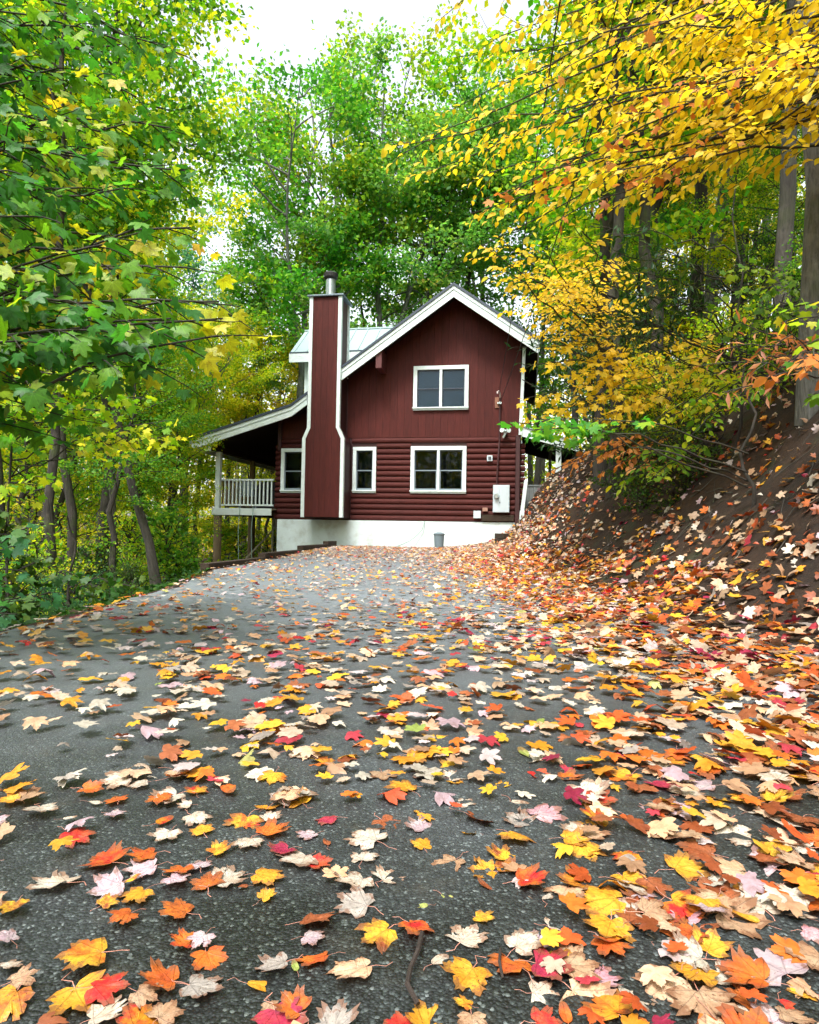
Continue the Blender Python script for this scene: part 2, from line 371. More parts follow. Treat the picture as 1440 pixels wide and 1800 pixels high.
# ---------------------------------------------------------------- the house
def red_mat(name, col, stretch, bump=0.35):
    return plain(name, col, rough=0.66, var=0.30, scale=3.5, bump=bump, stretch=stretch, objvar=0.10, bscale=14, spec=0.22, dirt=((0.03, 0.007, 0.007), 5, 0.5))
RED_V = red_mat('red_stained_boards', (0.070, 0.0125, 0.0100), (6, 6, 0.7))
RED_L = red_mat('red_stained_logs', (0.068, 0.0130, 0.0105), (0.7, 5, 5), 0.5)
RED_D = plain('dark_red_trim', (0.040, 0.008, 0.009), rough=0.6, var=0.15, scale=8, bump=0.2)
SOFF = plain('dark_stained_soffit', (0.022, 0.010, 0.008), rough=0.9, var=0.2, scale=6, spec=0.2)
WHITE = plain('white_paint', (0.66, 0.76, 0.76), rough=0.5, var=0.05, scale=9, bump=0.06, dirt=((0.45, 0.46, 0.40), 4, 0.45))
FOUND = plain('painted_foundation', (0.66, 0.77, 0.78), rough=0.8, var=0.09, scale=2.2, bump=0.35, bscale=30, dirt=((0.38, 0.42, 0.36), 2.4, 0.6))
METAL_R = plain('pale_roof_metal', (0.34, 0.45, 0.46), rough=0.42, var=0.05, scale=3, metal=0.25, dirt=((0.33, 0.38, 0.36), 3, 0.4))
EDGE_D = plain('dark_roof_edge', (0.03, 0.045, 0.07), rough=0.5, var=0.1)
STEEL = plain('galvanised_steel', (0.42, 0.47, 0.50), rough=0.32, var=0.12, scale=12, metal=0.8)
DSTEEL = plain('grey_cap_metal', (0.13, 0.17, 0.20), rough=0.5, var=0.15, metal=0.4)
SOOT = plain('sooty_metal', (0.012, 0.011, 0.010), rough=0.7, var=0.3)
BOXG = plain('pale_grey_enamel', (0.50, 0.58, 0.62), rough=0.45, var=0.04, scale=5)
DGREY = plain('dark_grey_plastic', (0.07, 0.085, 0.095), rough=0.5)
BINM = plain('grey_bin_plastic', (0.14, 0.19, 0.22), rough=0.55, var=0.1)
POSTW = plain('weathered_post', (0.20, 0.145, 0.085), rough=0.85, var=0.25, scale=4, stretch=(5, 5, 0.8), bump=0.6)
TIMB = plain('brown_timber', (0.036, 0.021, 0.012), rough=0.9, var=0.35, scale=4, stretch=(1, 6, 6), bump=0.8, dirt=((0.03, 0.035, 0.015), 3, 0.5))
TANP = plain('tan_plastic', (0.34, 0.19, 0.14), rough=0.6)
SASH = plain('grey_blue_sash', (0.20, 0.25, 0.29), rough=0.45, var=0.05)
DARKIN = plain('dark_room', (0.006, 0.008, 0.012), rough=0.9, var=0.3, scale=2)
BLIND = plain('pale_blind', (0.50, 0.66, 0.74), rough=0.8, var=0.06, scale=3)
FLOORW = plain('deck_boards', (0.16, 0.12, 0.08), rough=0.85, var=0.2, scale=4, bump=0.3)
GRILLC = plain('black_cover', (0.012, 0.012, 0.016), rough=0.5, var=0.3, scale=5, bump=0.5)
HOSE = plain('grey_green_hose', (0.25, 0.38, 0.33), rough=0.5)
PGREY = plain('grey_lattice', (0.16, 0.18, 0.18), rough=0.8, var=0.15, bump=0.3)
def glass_mat():
    m_, nt_, n, l = newmat('window_glass'); out = n['Material Output']; n.remove(n['Principled BSDF'])
    tr = n.new('ShaderNodeBsdfTransparent'); tr.inputs[0].default_value = (0.54, 0.62, 0.68, 1)
    gl = n.new('ShaderNodeBsdfGlossy'); gl.inputs['Roughness'].default_value = 0.03
    fr = n.new('ShaderNodeFresnel'); fr.inputs[0].default_value = 1.28
    mx = n.new('ShaderNodeMixShader'); l.new(fr.outputs[0], mx.inputs[0]); l.new(tr.outputs[0], mx.inputs[1]); l.new(gl.outputs[0], mx.inputs[2])
    l.new(mx.outputs[0], out.inputs[0]); return m_
GLASS = glass_mat()

house = empty('log_house', (0, 18.0, 0), (0, 0, rad(-10)))
tag(house, 'dark red log house with white trimmed gable and tall chimney at the driveway end', 'house')
XL, XR, DEP, ZF, ZL = -3.87, 3.0, 7.2, 0.90, 3.22
PKX, PKZ, SL = 1.2, 7.2, 0.71
def roof_z(x):
    if x >= -3.25: return PKZ - SL * abs(x - PKX)
    return 4.04 - 0.307 * (-3.25 - x)
EAVE_L, EAVE_R = -6.24, 3.42

# foundation
fnd = MB().box(XL + 0.03, XR - 0.06, 0.03, DEP, -1.6, ZF).build('foundation', FOUND, house)
# inner wall core (behind the boards)
core = MB(); 
xsw = [XL + 0.04, -3.3, -3.25, PKX, XR - 0.04]
poly = [(XL + 0.04, ZF), (XR - 0.04, ZF), (XR - 0.04, roof_z(XR - 0.04) - 0.16), (PKX, PKZ - 0.16), (-3.25, roof_z(-3.25) - 0.16), (XL + 0.04, roof_z(XL) - 0.16)]
core.prism(poly, 0.12, DEP).build('wall', RED_D, house)
wall = [o for o in C.objects if o.name.startswith('wall')][-1]

WIN = {  # x0, x1, z0, z1 of the outside of the white casing
    'up': (0.04, 1.57, 3.97, 5.20), 'low': (0.0, 1.54, 1.67, 2.97), 'small': (-1.65, -0.98, 1.67, 2.96), 'left': (-3.77, -2.72, 1.66, 2.93)}
# log courses, cut at the windows
nlog = 15; lh = (ZL - ZF) / nlog
def log_mesh(length, r):
    k = 7; a = np.linspace(-math.pi / 2, math.pi / 2, k)
    prof = [(-math.cos(t) * 0.062, math.sin(t) * (lh / 2 - 0.004)) for t in a]      # y, z
    ends = [0, 0.012, length - 0.012, length]; vs_ = []
    for e, s_ in zip(ends, (0.85, 1, 1, 0.85)):
        vs_ += [(e, y_ * s_, z_ * (0.97 if s_ < 1 else 1)) for y_, z_ in prof]
    fs_ = []
    for q in range(3):
        for j in range(k - 1): fs_.append((q*k+j, q*k+j+1, (q+1)*k+j+1, (q+1)*k+j)[::-1])
        fs_.append((q*k, (q+1)*k, (q+1)*k+k-1, q*k+k-1)[::-1])
    fs_.append(tuple(range(k))); fs_.append(tuple(3*k + j for j in range(k))[::-1])
    return mesh_from('log_course', np.array(vs_), fs_, RED_L)
for kx in range(nlog):
    z0 = ZF + kx * lh; zc = z0 + lh / 2
    segs = [(XL, XR - 0.14)]
    for a0, a1, b0, b1 in (WIN['low'], WIN['small'], WIN['left'], (-2.86, -1.70, 0.9, 3.3)):
        if b0 < zc + 0.03 and b1 > zc - 0.03 :
            ns = []
            for s0, s1 in segs:
                if a1 <= s0 or a0 >= s1: ns.append((s0, s1)); continue
                if a0 > s0: ns.append((s0, a0 - 0.004))
                if a1 < s1: ns.append((a1 + 0.004, s1))
            segs = ns
    for s0, s1 in segs:
        if s1 - s0 < 0.05: continue
        o = obj('log_course', log_mesh(s1 - s0, 0.06), wall, (s0, 0.118, zc + random.uniform(-.003, .003)))
    # crossing log ends at both corners
    if kx % 1 == 0 and kx < nlog - 1:
        for xe, sg in ((XR + 0.005, 1), (XL - 0.10, 1)):
            vs_, fs_ = tube_arrays([(xe - 0.02, 0.23, zc), (xe, 0.23, zc), (xe + 0.10 + 0.02 * (kx % 2), 0.23, zc)], [lh * .46, lh * .49, lh * .47], 10)
            mb = MB(); mb.add(vs_, [tuple(q) for q in fs_]); mb.f.append(tuple(range(20, 30))); mb.f.append(tuple(range(10))[::-1])
            mb.build('log_end', RED_L, wall, smooth=False)
# corner board on the right, band at the top of the logs
MB().box(XR - 0.135, XR - 0.02, -0.005, 0.115, ZF - 0.02, ZL + 0.02).build('corner_board', RED_D, wall, bevel=0.006)
MB().box(XL + 0.0, XL + 0.10, 0.0, 0.115, ZF + 1.98, ZL + 0.5).build('corner_board', RED_D, wall, bevel=0.006)
# vertical boards of the gable
bw = 0.2032; x = XL; 
def clip_board(x0, x1, za, holes):
    """front polygons of a board between x0 and x1 from za up to the roof, minus windows"""
    z1, z2 = roof_z(x0) - 0.14, roof_z(x1) - 0.14
    pk = [(PKX, PKZ - 0.14)] if x0 < PKX < x1 else []
    out = []
    hit = [h for h in holes if h[0] < x1 - 0.002 and h[1] > x0 + 0.002]
    if not hit: return [[(x0, za), (x1, za), (x1, z2)] + pk + [(x0, z1)]]
    h = hit[0]
    a, b = max(x0, h[0]), min(x1, h[1])
    out.append([(x0, za), (x1, za), (x1, h[2]), (x0, h[2])])
    out.append([(x0, h[3]), (x1, h[3]), (x1, z2)] + pk + [(x0, z1)])
    if a > x0 + 0.01: out.append([(x0, h[2]), (a, h[2]), (a, h[3]), (x0, h[3])])
    if b < x1 - 0.01: out.append([(b, h[2]), (x1, h[2]), (x1, h[3]), (b, h[3])])
    return out
k = 0
while x < XR - 0.05:
    x1 = min(x + bw, XR - 0.02)
    mb = MB()
    for poly in clip_board(x + 0.0015, x1 - 0.0015, ZL + 0.003, [WIN['up'], (-2.74, -1.84, ZL - 1, 5.2)]):
        if min(p[0] for p in poly) >= -2.75 and max(p[0] for p in poly) <= -1.83 and poly[0][1] < 4: continue
        if max(p[1] for p in poly) - min(p[1] for p in poly) < 0.02: continue
        MB().prism(poly, 0.090 + 0.001 * (k % 3), 0.119).build('siding_board', RED_V, wall)
    x = x1; k += 1

def window(key, double, blind):
    x0, x1, z0, z1 = WIN[key]; cw = 0.105 if double else 0.10; yo = 0.03
    w_ = MB()
    w_.box(x0, x0 + cw, yo, 0.125, z0 + 0.075, z1 - cw); w_.box(x1 - cw, x1, yo, 0.125, z0 + 0.075, z1 - cw)
    w_.box(x0 - 0.0, x1 + 0.0, yo - 0.004, 0.125, z1 - cw, z1)
    w_.box(x0, x1, yo, 0.125, z0, z0 + 0.075)
    wo_ = w_.build('window', WHITE, house, bevel=0.004)
    MB().box(x0 - 0.015, x1 + 0.015, yo - 0.035, yo - 0.002, z0 + 0.045, z0 + 0.078).build('sill', WHITE, wo_, bevel=0.004)
    ia, ib = x0 + cw, x1 - cw
    cols = [(ia, ib)]
    if double:
        mm = (ia + ib) / 2
        MB().box(mm - 0.035, mm + 0.035, yo + 0.004, 0.12, z0 + 0.075, z1 - cw).build('mullion', WHITE, wo_, bevel=0.004)
        cols = [(ia, mm - 0.035), (mm + 0.035, ib)]
    zb, zt = z0 + 0.078, z1 - cw
    for ca, cb in cols:
        zm = (zb + zt) / 2
        sm = SASH if not blind else EDGE_D
        for lo, hi, yb, mt in ((zb, zm + 0.01, 0.070, sm), (zm - 0.015, zt, 0.095, EDGE_D)):
            s_ = MB(); t = 0.030
            s_.box(ca + .002, ca + t, yb, yb + 0.022, lo, hi); s_.box(cb - t, cb - .002, yb, yb + 0.022, lo, hi)
            s_.box(ca + t, cb - t, yb, yb + 0.022, lo, lo + (0.055 if mt is sm and not blind else 0.03)); s_.box(ca + t, cb - t, yb, yb + 0.022, hi - 0.028, hi)
            s_.build('sash', mt, wo_)
            MB().box(ca + t, cb - t, yb + 0.009, yb + 0.013, lo + 0.02, hi - 0.02).build('pane', GLASS, wo_)
        if blind:
            b_ = MB(); zz = zt - 0.02; bot = zb + 0.06
            while zz > bot:
                b_.add([(ca + .03, 0.135, zz), (cb - .03, 0.135, zz), (cb - .03, 0.150, zz - 0.046), (ca + .03, 0.150, zz - 0.046)], [(0, 1, 2, 3)])
                zz -= 0.045
            b_.box(ca + .03, cb - .03, 0.132, 0.152, bot - 0.03, bot - 0.01)
            tag(b_.build('blind', BLIND, wo_), 'pale blue slatted blind')
        else:
            MB().box(ca, cb, 0.34, 0.36, zb, zt).build('dark_interior', DARKIN, wo_)  # dark sheet behind the glass, painting in the unlit room
    return wo_
# recess behind the glass: the core front is at 0.12, so cut niches
cut = MB()
for kx in WIN:
    x0, x1, z0, z1 = WIN[kx]; cut.box(x0 + .05, x1 - .05, 0.0, 0.7, z0 + .04, z1 - .05)
cme = mesh_from('cut', np.array(cut.v), cut.f, DARKIN)
co = obj('cut', cme, house)
md = wall.modifiers.new('cut', 'BOOLEAN'); md.object = co; md.operation = 'DIFFERENCE'; md.solver = 'EXACT'
bpy.context.view_layer.update()
dg_ = bpy.context.evaluated_depsgraph_get()
nm = bpy.data.meshes.new_from_object(wall.evaluated_get(dg_)); wall.modifiers.clear(); wall.data = nm
if len(nm.materials) < 2: pass
bpy.data.objects.remove(co)
window('up', True, True); window('low', True, False); window('small', False, False); window('left', False, False)

# roof: slab, seams, white rake boards
RT = 0.13
prof = [EAVE_L, -5.2, -4.2, -3.6, -3.25, PKX, EAVE_R]
top = [(x_, roof_z(x_)) for x_ in prof]
poly = [(x_, z_ - RT) for x_, z_ in top] + [(x_, z_) for x_, z_ in top[::-1]]
roof = MB().prism(poly, -0.59, DEP + 0.4).build('roof', SOFF, house)
mr_ = MB()
top2 = [(x_, z_ + 0.003) for x_, z_ in [(EAVE_L - 0.03, roof_z(EAVE_L - .03))] + top[1:-1] + [(EAVE_R + 0.03, roof_z(EAVE_R + .03))]]
poly = top2 + [(x_, z_ + 0.022) for x_, z_ in top2[::-1]]
mr_.prism(poly, -0.665, DEP + 0.45).build('metal_sheet', METAL_R, roof)
mr_ = MB()
for (xa, za), (xb, zb) in zip(top2[:-1], top2[1:]):
    mr_.prism([(xa, za - 0.045), (xb, zb - 0.045), (xb, zb + 0.026), (xa, za + 0.026)], -0.69, -0.667)
mr_.build('edge_flashing', EDGE_D, roof)
sm_ = MB()
for yk in np.arange(-0.2, DEP + 0.4, 0.42):
    for (xa, za), (xb, zb) in zip(top2[:-1], top2[1:]):
        sm_.prism([(xa, za + .022), (xb, zb + .022), (xb, zb + .045), (xa, za + .045)], yk, yk + 0.02)
sm_.build('roof_seam', METAL_R, roof)
def rake(xa, xb, h, y0=-0.64, y1=-0.592):
    pts = [xa] + [p for p in prof if xa < p < xb] + [xb]
    for pa, pb in zip(pts[:-1], pts[1:]):
        za, zb = roof_z(pa) - 0.045, roof_z(pb) - 0.045
        b_ = MB().prism([(pa, za - h), (pb, zb - h), (pb, zb), (pa, za)], y0, y1).build('rake_board', WHITE, roof)
        MB().prism([(pa, za - 0.10), (pb, zb - 0.10), (pb, zb - .002), (pa, za - .002)], y0 - 0.022, y0 - 0.001).build('trim_strip', WHITE, roof)
rake(-1.84, PKX, 0.30); rake(PKX, EAVE_R, 0.30); rake(EAVE_L, -2.80, 0.27)
# left eave fascia and right eave fascia
MB().box(EAVE_L - 0.03, EAVE_L + 0.0, -0.59, DEP + 0.4, roof_z(EAVE_L) - 0.30, roof_z(EAVE_L) - 0.03).build('fascia', WHITE, roof)
MB().box(EAVE_R, EAVE_R + 0.03, -0.59, DEP + 0.4, roof_z(EAVE_R) - 0.30, roof_z(EAVE_R) - 0.03).build('fascia', WHITE, roof)
# red beam ends under the rake
MB().box(-0.90, -0.735, -0.585, 0.08, 5.02, 5.55).build('beam_end', plain('red_beam', (0.09, 0.018, 0.018), rough=0.6, var=0.1), roof, bevel=0.006)

# dormer on the left slope
dorm = MB()
DX0 = -3.62; dc, dh = 2.55, 1.02
dorm.box(DX0, 0.2, dc - dh, dc + dh, 3.6, 6.02)
dorm.add([(DX0, dc - dh, 6.02), (DX0, dc + dh, 6.02), (DX0, dc, 6.02 + 0.88 * dh), (0.2, dc - dh, 6.02), (0.2, dc + dh, 6.02), (0.2, dc, 6.02 + 0.88 * dh)],
         [(0, 2, 1), (3, 4, 5), (0, 3, 5, 2), (1, 2, 5, 4)])
do = dorm.build('dormer', RED_V, house)
dr = MB(); xe0 = -4.02; zr = 7.10; ye = dc - 1.35; ze = 6.02
dr.add([(xe0, ye, ze), (0.9, ye, ze), (0.9, dc, zr), (xe0, dc, zr), (xe0, ye, ze - .06), (0.9, ye, ze - .06), (0.9, dc, zr - .06), (xe0, dc, zr - .06),
        (xe0, 2*dc - ye, ze), (0.9, 2*dc - ye, ze), (xe0, 2*dc - ye, ze - .06), (0.9, 2*dc - ye, ze - .06)],
       [(0, 1, 2, 3), (3, 2, 9, 8), (4, 7, 6, 5), (7, 10, 11, 6), (0, 3, 7, 4), (3, 8, 10, 7), (0, 4, 5, 1), (8, 9, 11, 10), (1, 5, 6, 2), (2, 6, 11, 9)])
dro = dr.build('dormer_roof', METAL_R, do)
sm_ = MB()
for xk in np.arange(-3.9, 0.6, 0.40):
    sm_.add([(xk, ye, ze + .002), (xk + .025, ye, ze + .002), (xk + .025, dc, zr + .002), (xk, dc, zr + .002), (xk, ye, ze + .03), (xk + .025, ye, ze + .03), (xk + .025, dc, zr + .03), (xk, dc, zr + .03)],
            [(4, 5, 6, 7), (0, 1, 5, 4), (1, 2, 6, 5), (0, 4, 7, 3)])
sm_.build('roof_seam', METAL_R, do)
MB().box(xe0 - 0.0, 0.6, ye - 0.028, ye - 0.002, ze - 0.30, ze - 0.03).build('dormer_fascia', WHITE, do)
MB().box(xe0, 0.6, ye - 0.034, ye - 0.0, ze - 0.028, ze + 0.012).build('edge_flashing', EDGE_D, do)
r_ = MB()
for sg in (-1, 1):
    ya = dc + sg * 1.33
    r_.add([(xe0 - .03, ya, ze - .03), (xe0 - .03, ya, ze - .28), (xe0 - .03, dc, zr - .30), (xe0 - .03, dc, zr - .04), (xe0 - .003, ya, ze - .03), (xe0 - .003, ya, ze - .28), (xe0 - .003, dc, zr - .30), (xe0 - .003, dc, zr - .04)],
           [(0, 1, 2, 3), (7, 6, 5, 4), (0, 4, 5, 1), (1, 5, 6, 2), (2, 6, 7, 3), (3, 7, 4, 0)])
r_.build('dormer_rake', WHITE, do)
MB().box(DX0 - 0.02, DX0 + 0.09, dc - dh - 0.025, dc - dh - 0.001, 4.0, ze - 0.06).build('corner_board', WHITE, do)
MB().box(xe0, 0.6, dc - .05, dc + .05, zr - .01, zr + .035).build('ridge_cap', METAL_R, do)

# chimney chase
CF = -0.75
ch = MB().prism([(-2.84, 0.97), (-1.72, 0.97), (-1.72, 3.06), (-1.88, 3.36), (-1.88, 6.97), (-2.70, 6.97), (-2.70, 3.36), (-2.84, 3.06)], CF + 0.03, 0.11).build('chimney', RED_D, house)
def chz(x_):  # top/bottom of a board at x
    return 6.97 if -2.70 <= x_ <= -1.88 else 3.06 + (0.30 * ((x_ + 2.84) / 0.14 if x_ < -2.70 else (-1.72 - x_) / 0.16))
edges = [-2.84, -2.70] + [-2.70 + 0.82 * q / 5 for q in range(1, 5)] + [-1.88, -1.72]
for a, b in zip(edges[:-1], edges[1:]):
    za, zb = (6.97, 6.97) if (a >= -2.701 and b <= -1.879) else (chz(a), chz(b) if b <= -2.69 else 3.06)
    if a < -2.75: za, zb = 3.06, 3.36
    if b > -1.8: za, zb = 3.36, 3.06
    MB().prism([(a + .0015, 0.965), (b - .0015, 0.965), (b - .0015, zb), (a + .0015, za)], CF + 0.006, CF + 0.028).build('siding_board', RED_V, ch)
# white corner trims following the shoulders
def strip(pts, wdt, name='corner_trim', y0=CF - 0.014, y1=CF + 0.10, par=ch):
    L = [(p[0] - wdt, p[1]) for p in pts]; R_ = [(p[0], p[1]) for p in pts]
    b_ = MB()
    for q in range(len(pts) - 1):
        b_.prism([L[q], R_[q], R_[q+1], L[q+1]], y0, y1)
    return b_.build(name, WHITE, par)
strip([(-2.775, 0.955), (-2.775, 3.09), (-2.645, 3.39), (-2.645, 6.975)], 0.095)
strip([(-1.69, 0.955), (-1.69, 3.09), (-1.83, 3.39), (-1.83, 6.975)], 0.095)
MB().box(-1.90, -1.835, 0.06, 0.11, 5.0, 6.97).build('corner_trim', WHITE, ch)
MB().box(-1.876, -1.83, -0.02, 0.055, 4.9, 6.972).build('corner_trim', WHITE, ch)
MB().box(-2.80, -1.77, CF - 0.06, 0.16, 6.98, 7.03).build('chimney_cap', DSTEEL, ch, bevel=0.01)
MB().prism([(-2.62, 7.032), (-1.95, 7.032), (-2.1, 7.075), (-2.47, 7.075)], CF + .12, 0.0).build('chimney_cap', DSTEEL, ch)
fp = MB().tube([(-2.29, -0.32, 7.05), (-2.29, -0.32, 7.62)], 0.135, 20).build('flue_pipe', STEEL, ch, smooth=False)
MB().box(-2.335, -2.325, -0.462, -0.450, 7.08, 7.6).build('pipe_seam', STEEL, ch)
MB().tube([(-2.29, -0.32, 7.60), (-2.29, -0.32, 7.66), (-2.29, -0.32, 7.76), (-2.29, -0.32, 7.80)], [0.15, 0.19, 0.20, 0.16], 20).build('flue_cap', SOOT, ch, smooth=False)
MB().box(-2.84, -1.72, CF + 0.03, 0.10, 0.94, 0.968).build('chimney_underside', SOFF, ch)

# downspouts
def pipe_box(pts, w_, d_, mat, name, par):
    b_ = MB()
    for (xa, ya, za), (xb, yb, zb) in zip(pts[:-1], pts[1:]):
        vs_ = []
        for (x_, y_, z_) in ((xa, ya, za), (xb, yb, zb)): vs_ += [(x_ - w_/2, y_ - d_/2, z_), (x_ + w_/2, y_ - d_/2, z_), (x_ + w_/2, y_ + d_/2, z_), (x_ - w_/2, y_ + d_/2, z_)]
        b_.add(vs_, [(3, 2, 1, 0), (4, 5, 6, 7), (0, 1, 5, 4), (1, 2, 6, 5), (2, 3, 7, 6), (3, 0, 4, 7)])
    return b_.build(name, mat, par, bevel=0.006)
pipe_box([(3.06, -0.02, 5.60), (2.98, -0.02, 3.25)], 0.085, 0.07, WHITE, 'downspout', house)
d2 = pipe_box([(3.15, -0.05, 2.03), (3.06, -0.05, 1.22)], 0.10, 0.08, WHITE, 'downspout', house)
d2['label'] = 'lower white downspout leaning beside the corner logs'
pipe_box([(3.06, -0.06, 1.22), (3.03, -0.06, 0.78)], 0.125, 0.10, WHITE, 'downspout_foot', d2)
pipe_box([(2.985, -0.005, 4.98), (2.985, -0.005, 5.0)], 0.11, 0.10, DSTEEL, 'strap', house)

# electric fittings on the logs
mc = MB().box(2.28, 2.72, -0.09, 0.05, 1.16, 1.90).build('meter_cabinet', BOXG, house, bevel=0.008)
MB().box(2.455, 2.71, -0.104, -0.092, 1.175, 1.885).build('cabinet_door', BOXG, mc, bevel=0.004)
MB().box(2.29, 2.445, -0.100, -0.092, 1.175, 1.885).build('cabinet_door', BOXG, mc, bevel=0.004)
MB().tube([(2.375, -0.098, 1.60), (2.375, -0.15, 1.60), (2.375, -0.19, 1.60)], [0.07, 0.07, 0.055], 20).build('meter', STEEL, mc)
MB().box(2.452, 2.475, -0.118, -0.105, 1.41, 1.45).build('latch', DGREY, mc)
MB().tube([(2.43, 0.045, 4.28), (2.43, 0.045, 3.1), (2.40, 0.0, 2.6), (2.37, 0.02, 1.90)], 0.026, 10).build('conduit', RED_D, house)
MB().box(2.29, 2.42, 0.062, 0.087, 4.00, 4.30).build('mounting_block', plain('worn_wood', (0.22, 0.10, 0.06), rough=0.8, var=0.3, scale=10), house, bevel=0.01)
wh = MB().tube([(2.43, 0.05, 4.27), (2.43, 0.01, 4.38), (2.40, -0.07, 4.44), (2.36, -0.12, 4.40), (2.37, -0.14, 4.35)], 0.022, 8).build('weatherhead', plain('worn_pipe', (0.45, 0.38, 0.36), rough=0.6), house)
MB().tube([(2.44, 0.05, 4.13), (2.44, -0.03, 4.13)], 0.035, 10).build('insulator', WHITE, wh)
MB().tube([(2.38, 0.06, 4.13), (2.38, 0.0, 4.13)], 0.025, 10).build('insulator', WHITE, wh)
fl = MB().tube([(2.58, 0.05, 3.34), (2.58, -0.03, 3.34)], 0.06, 14).build('floodlight', WHITE, house)
MB().tube([(2.57, -0.03, 3.34), (2.53, -0.10, 3.36), (2.50, -0.17, 3.37)], [0.03, 0.045, 0.065], 12).build('lamp_head', WHITE, fl)
MB().tube([(2.59, -0.03, 3.34), (2.64, -0.10, 3.36), (2.68, -0.17, 3.36)], [0.03, 0.045, 0.065], 12).build('lamp_head', WHITE, fl)
MB().tube([(2.58, -0.02, 3.30), (2.55, -0.06, 3.22), (2.53, -0.10, 3.17)], [0.03, 0.03, 0.022], 8).build('motion_sensor', WHITE, fl)
ob = MB().box(2.10, 2.25, 0.0, 0.06, 2.55, 2.71).build('outlet_box', BOXG, house, bevel=0.01)
MB().box(2.135, 2.215, -0.012, -0.002, 2.585, 2.675).build('cover', DGREY, ob)
MB().box(1.76, 1.96, -0.05, 0.06, 1.00, 1.20).build('junction_box', BOXG, house, bevel=0.008)
tb = MB().box(2.0, 2.14, -0.03, 0.06, 1.19, 1.29).build('junction_box', TANP, house, bevel=0.008); tb['label'] = 'small tan junction box'
MB().box(1.98, 2.84, -0.03, 0.05, 0.93, 1.10).build('skirt_board', TIMB, house, bevel=0.008)

# left porch
po = empty('porch', (0, 0, 0)); po.parent = house
FZ = 1.02
for q, yk in enumerate((0.0, 2.4, 4.8, 7.0)):
    wm = WHITE if q == 0 else POSTW
    MB().box(-5.76, -5.62, yk, yk + 0.14, 0.98, 2.84).build('post', wm, po, bevel=0.01)
    MB().tube([(-5.69, yk + 0.1, -2.2), (-5.69, yk + 0.1, 0.97)], 0.115, 12).build('support_post', POSTW, po)
MB().box(-5.82, -5.66, -0.5, 7.1, 2.845, 3.0).build('beam', SOFF, po)
MB().box(-5.825, -5.655, -0.53, -0.502, 2.80, 3.06).build('beam_cap', WHITE, po)
MB().box(-5.85, -5.822, -0.5, 7.1, 2.84, 2.90).build('beam_trim', WHITE, po)
MB().box(-5.78, XL - 0.13, -0.035, -0.003, 1.0, 1.20).build('rim_board', WHITE, po, bevel=0.004)
MB().box(-5.83, -5.80, -0.03, 7.1, 1.0, 1.20).build('rim_board', WHITE, po, bevel=0.004)
for q in range(14):
    MB().box(-5.79 + q * 0.137, -5.79 + q * 0.137 + 0.13, 0.0, 7.1, 1.16, 1.19).build('floor_board', FLOORW, po)
for q in range(5):
    MB().box(-5.7, XL, 0.2 + q * 1.6, 0.24 + q * 1.6, 1.0, 1.155).build('joist', TIMB, po)
rl = po
MB().box(-5.60, XL - 0.12, 0.05, 0.12, 2.00, 2.05).build('top_rail', WHITE, rl, bevel=0.006)
MB().box(-5.60, XL - 0.12, 0.06, 0.11, 1.27, 1.32).build('bottom_rail', WHITE, rl, bevel=0.006)
for q in range(13):
    xb = -5.50 + q * 0.119
    MB().box(xb, xb + 0.038, 0.067, 0.105, 1.32, 2.0).build('baluster', WHITE, rl)
rl2 = po
MB().box(-5.72, -5.66, 0.2, 7.0, 2.00, 2.05).build('top_rail', POSTW, rl2)
MB().box(-5.72, -5.66, 0.2, 7.0, 1.27, 1.32).build('bottom_rail', POSTW, rl2)
for q in range(48):
    yb = 0.35 + q * 0.138
    MB().box(-5.71, -5.67, yb, yb + 0.038, 1.32, 2.0).build('baluster', POSTW, rl2)
MB().box(-5.7, -4.0, 7.05, 7.10, 1.2, 2.05).build('rail_panel', POSTW, po)
# braces and poles under the porch
for q, (a, b) in enumerate([((-5.2, 1.0, -0.3), (-4.55, 1.9, 0.75)), ((-4.45, 2.4, -0.2), (-3.98, 2.9, 0.75)), ((-4.60, 1.6, -0.6), (-4.60, 1.6, 0.98))]):
    MB().tube([a, b], 0.03, 6).build('brace', plain('pale_wood_pole', (0.42, 0.38, 0.28), rough=0.8) if q == 0 else bpy.data.materials['pale_wood_pole'], po)

# right porch
pr = empty('porch', (0, 0, 0)); pr.parent = house; pr['label'] = 'small side porch with a white edged lean-to roof'
a0, a1 = (3.02, 3.46), (4.48, 3.04)
MB().prism([(a0[0], a0[1] - .12), (a1[0], a1[1] - .12), (a1[0], a1[1]), (a0[0], a0[1])], 0.05, 4.6).build('lean_to_roof', SOFF, pr)
MB().prism([(a0[0], a0[1] - .24), (a1[0], a1[1] - .24), (a1[0], a1[1] + .02), (a0[0], a0[1] + .02)], 0.0, 0.047).build('rake_board', WHITE, pr)
MB().prism([(a0[0], a0[1] + .022), (a1[0] + .03, a1[1] + .013), (a1[0] + .03, a1[1] + .035), (a0[0], a0[1] + .045)], -0.04, 4.7).build('metal_sheet', METAL_R, pr)
MB().box(a1[0] + .002, a1[0] + .03, 0.0, 4.6, a1[1] - .22, a1[1] + .005).build('fascia', WHITE, pr)
MB().box(3.93, 4.07, 0.15, 0.29, 0.9, 3.05).build('post', WHITE, pr, bevel=0.008)
MB().box(3.80, 3.88, 1.9, 1.98, 0.9, 3.05).build('post', PGREY, pr)
MB().box(4.3, 4.4, 3.0, 3.1, 0.9, 3.05).build('post', PGREY, pr)
for q in range(7):
    xb = 3.13 + q * 0.113
    MB().box(xb, xb + 0.105, 0.34, 0.36, 1.12, 1.90).build('panel_board', PGREY, pr)
MB().box(3.12, 3.93, 0.32, 0.38, 1.90, 1.94).build('top_rail', PGREY, pr)
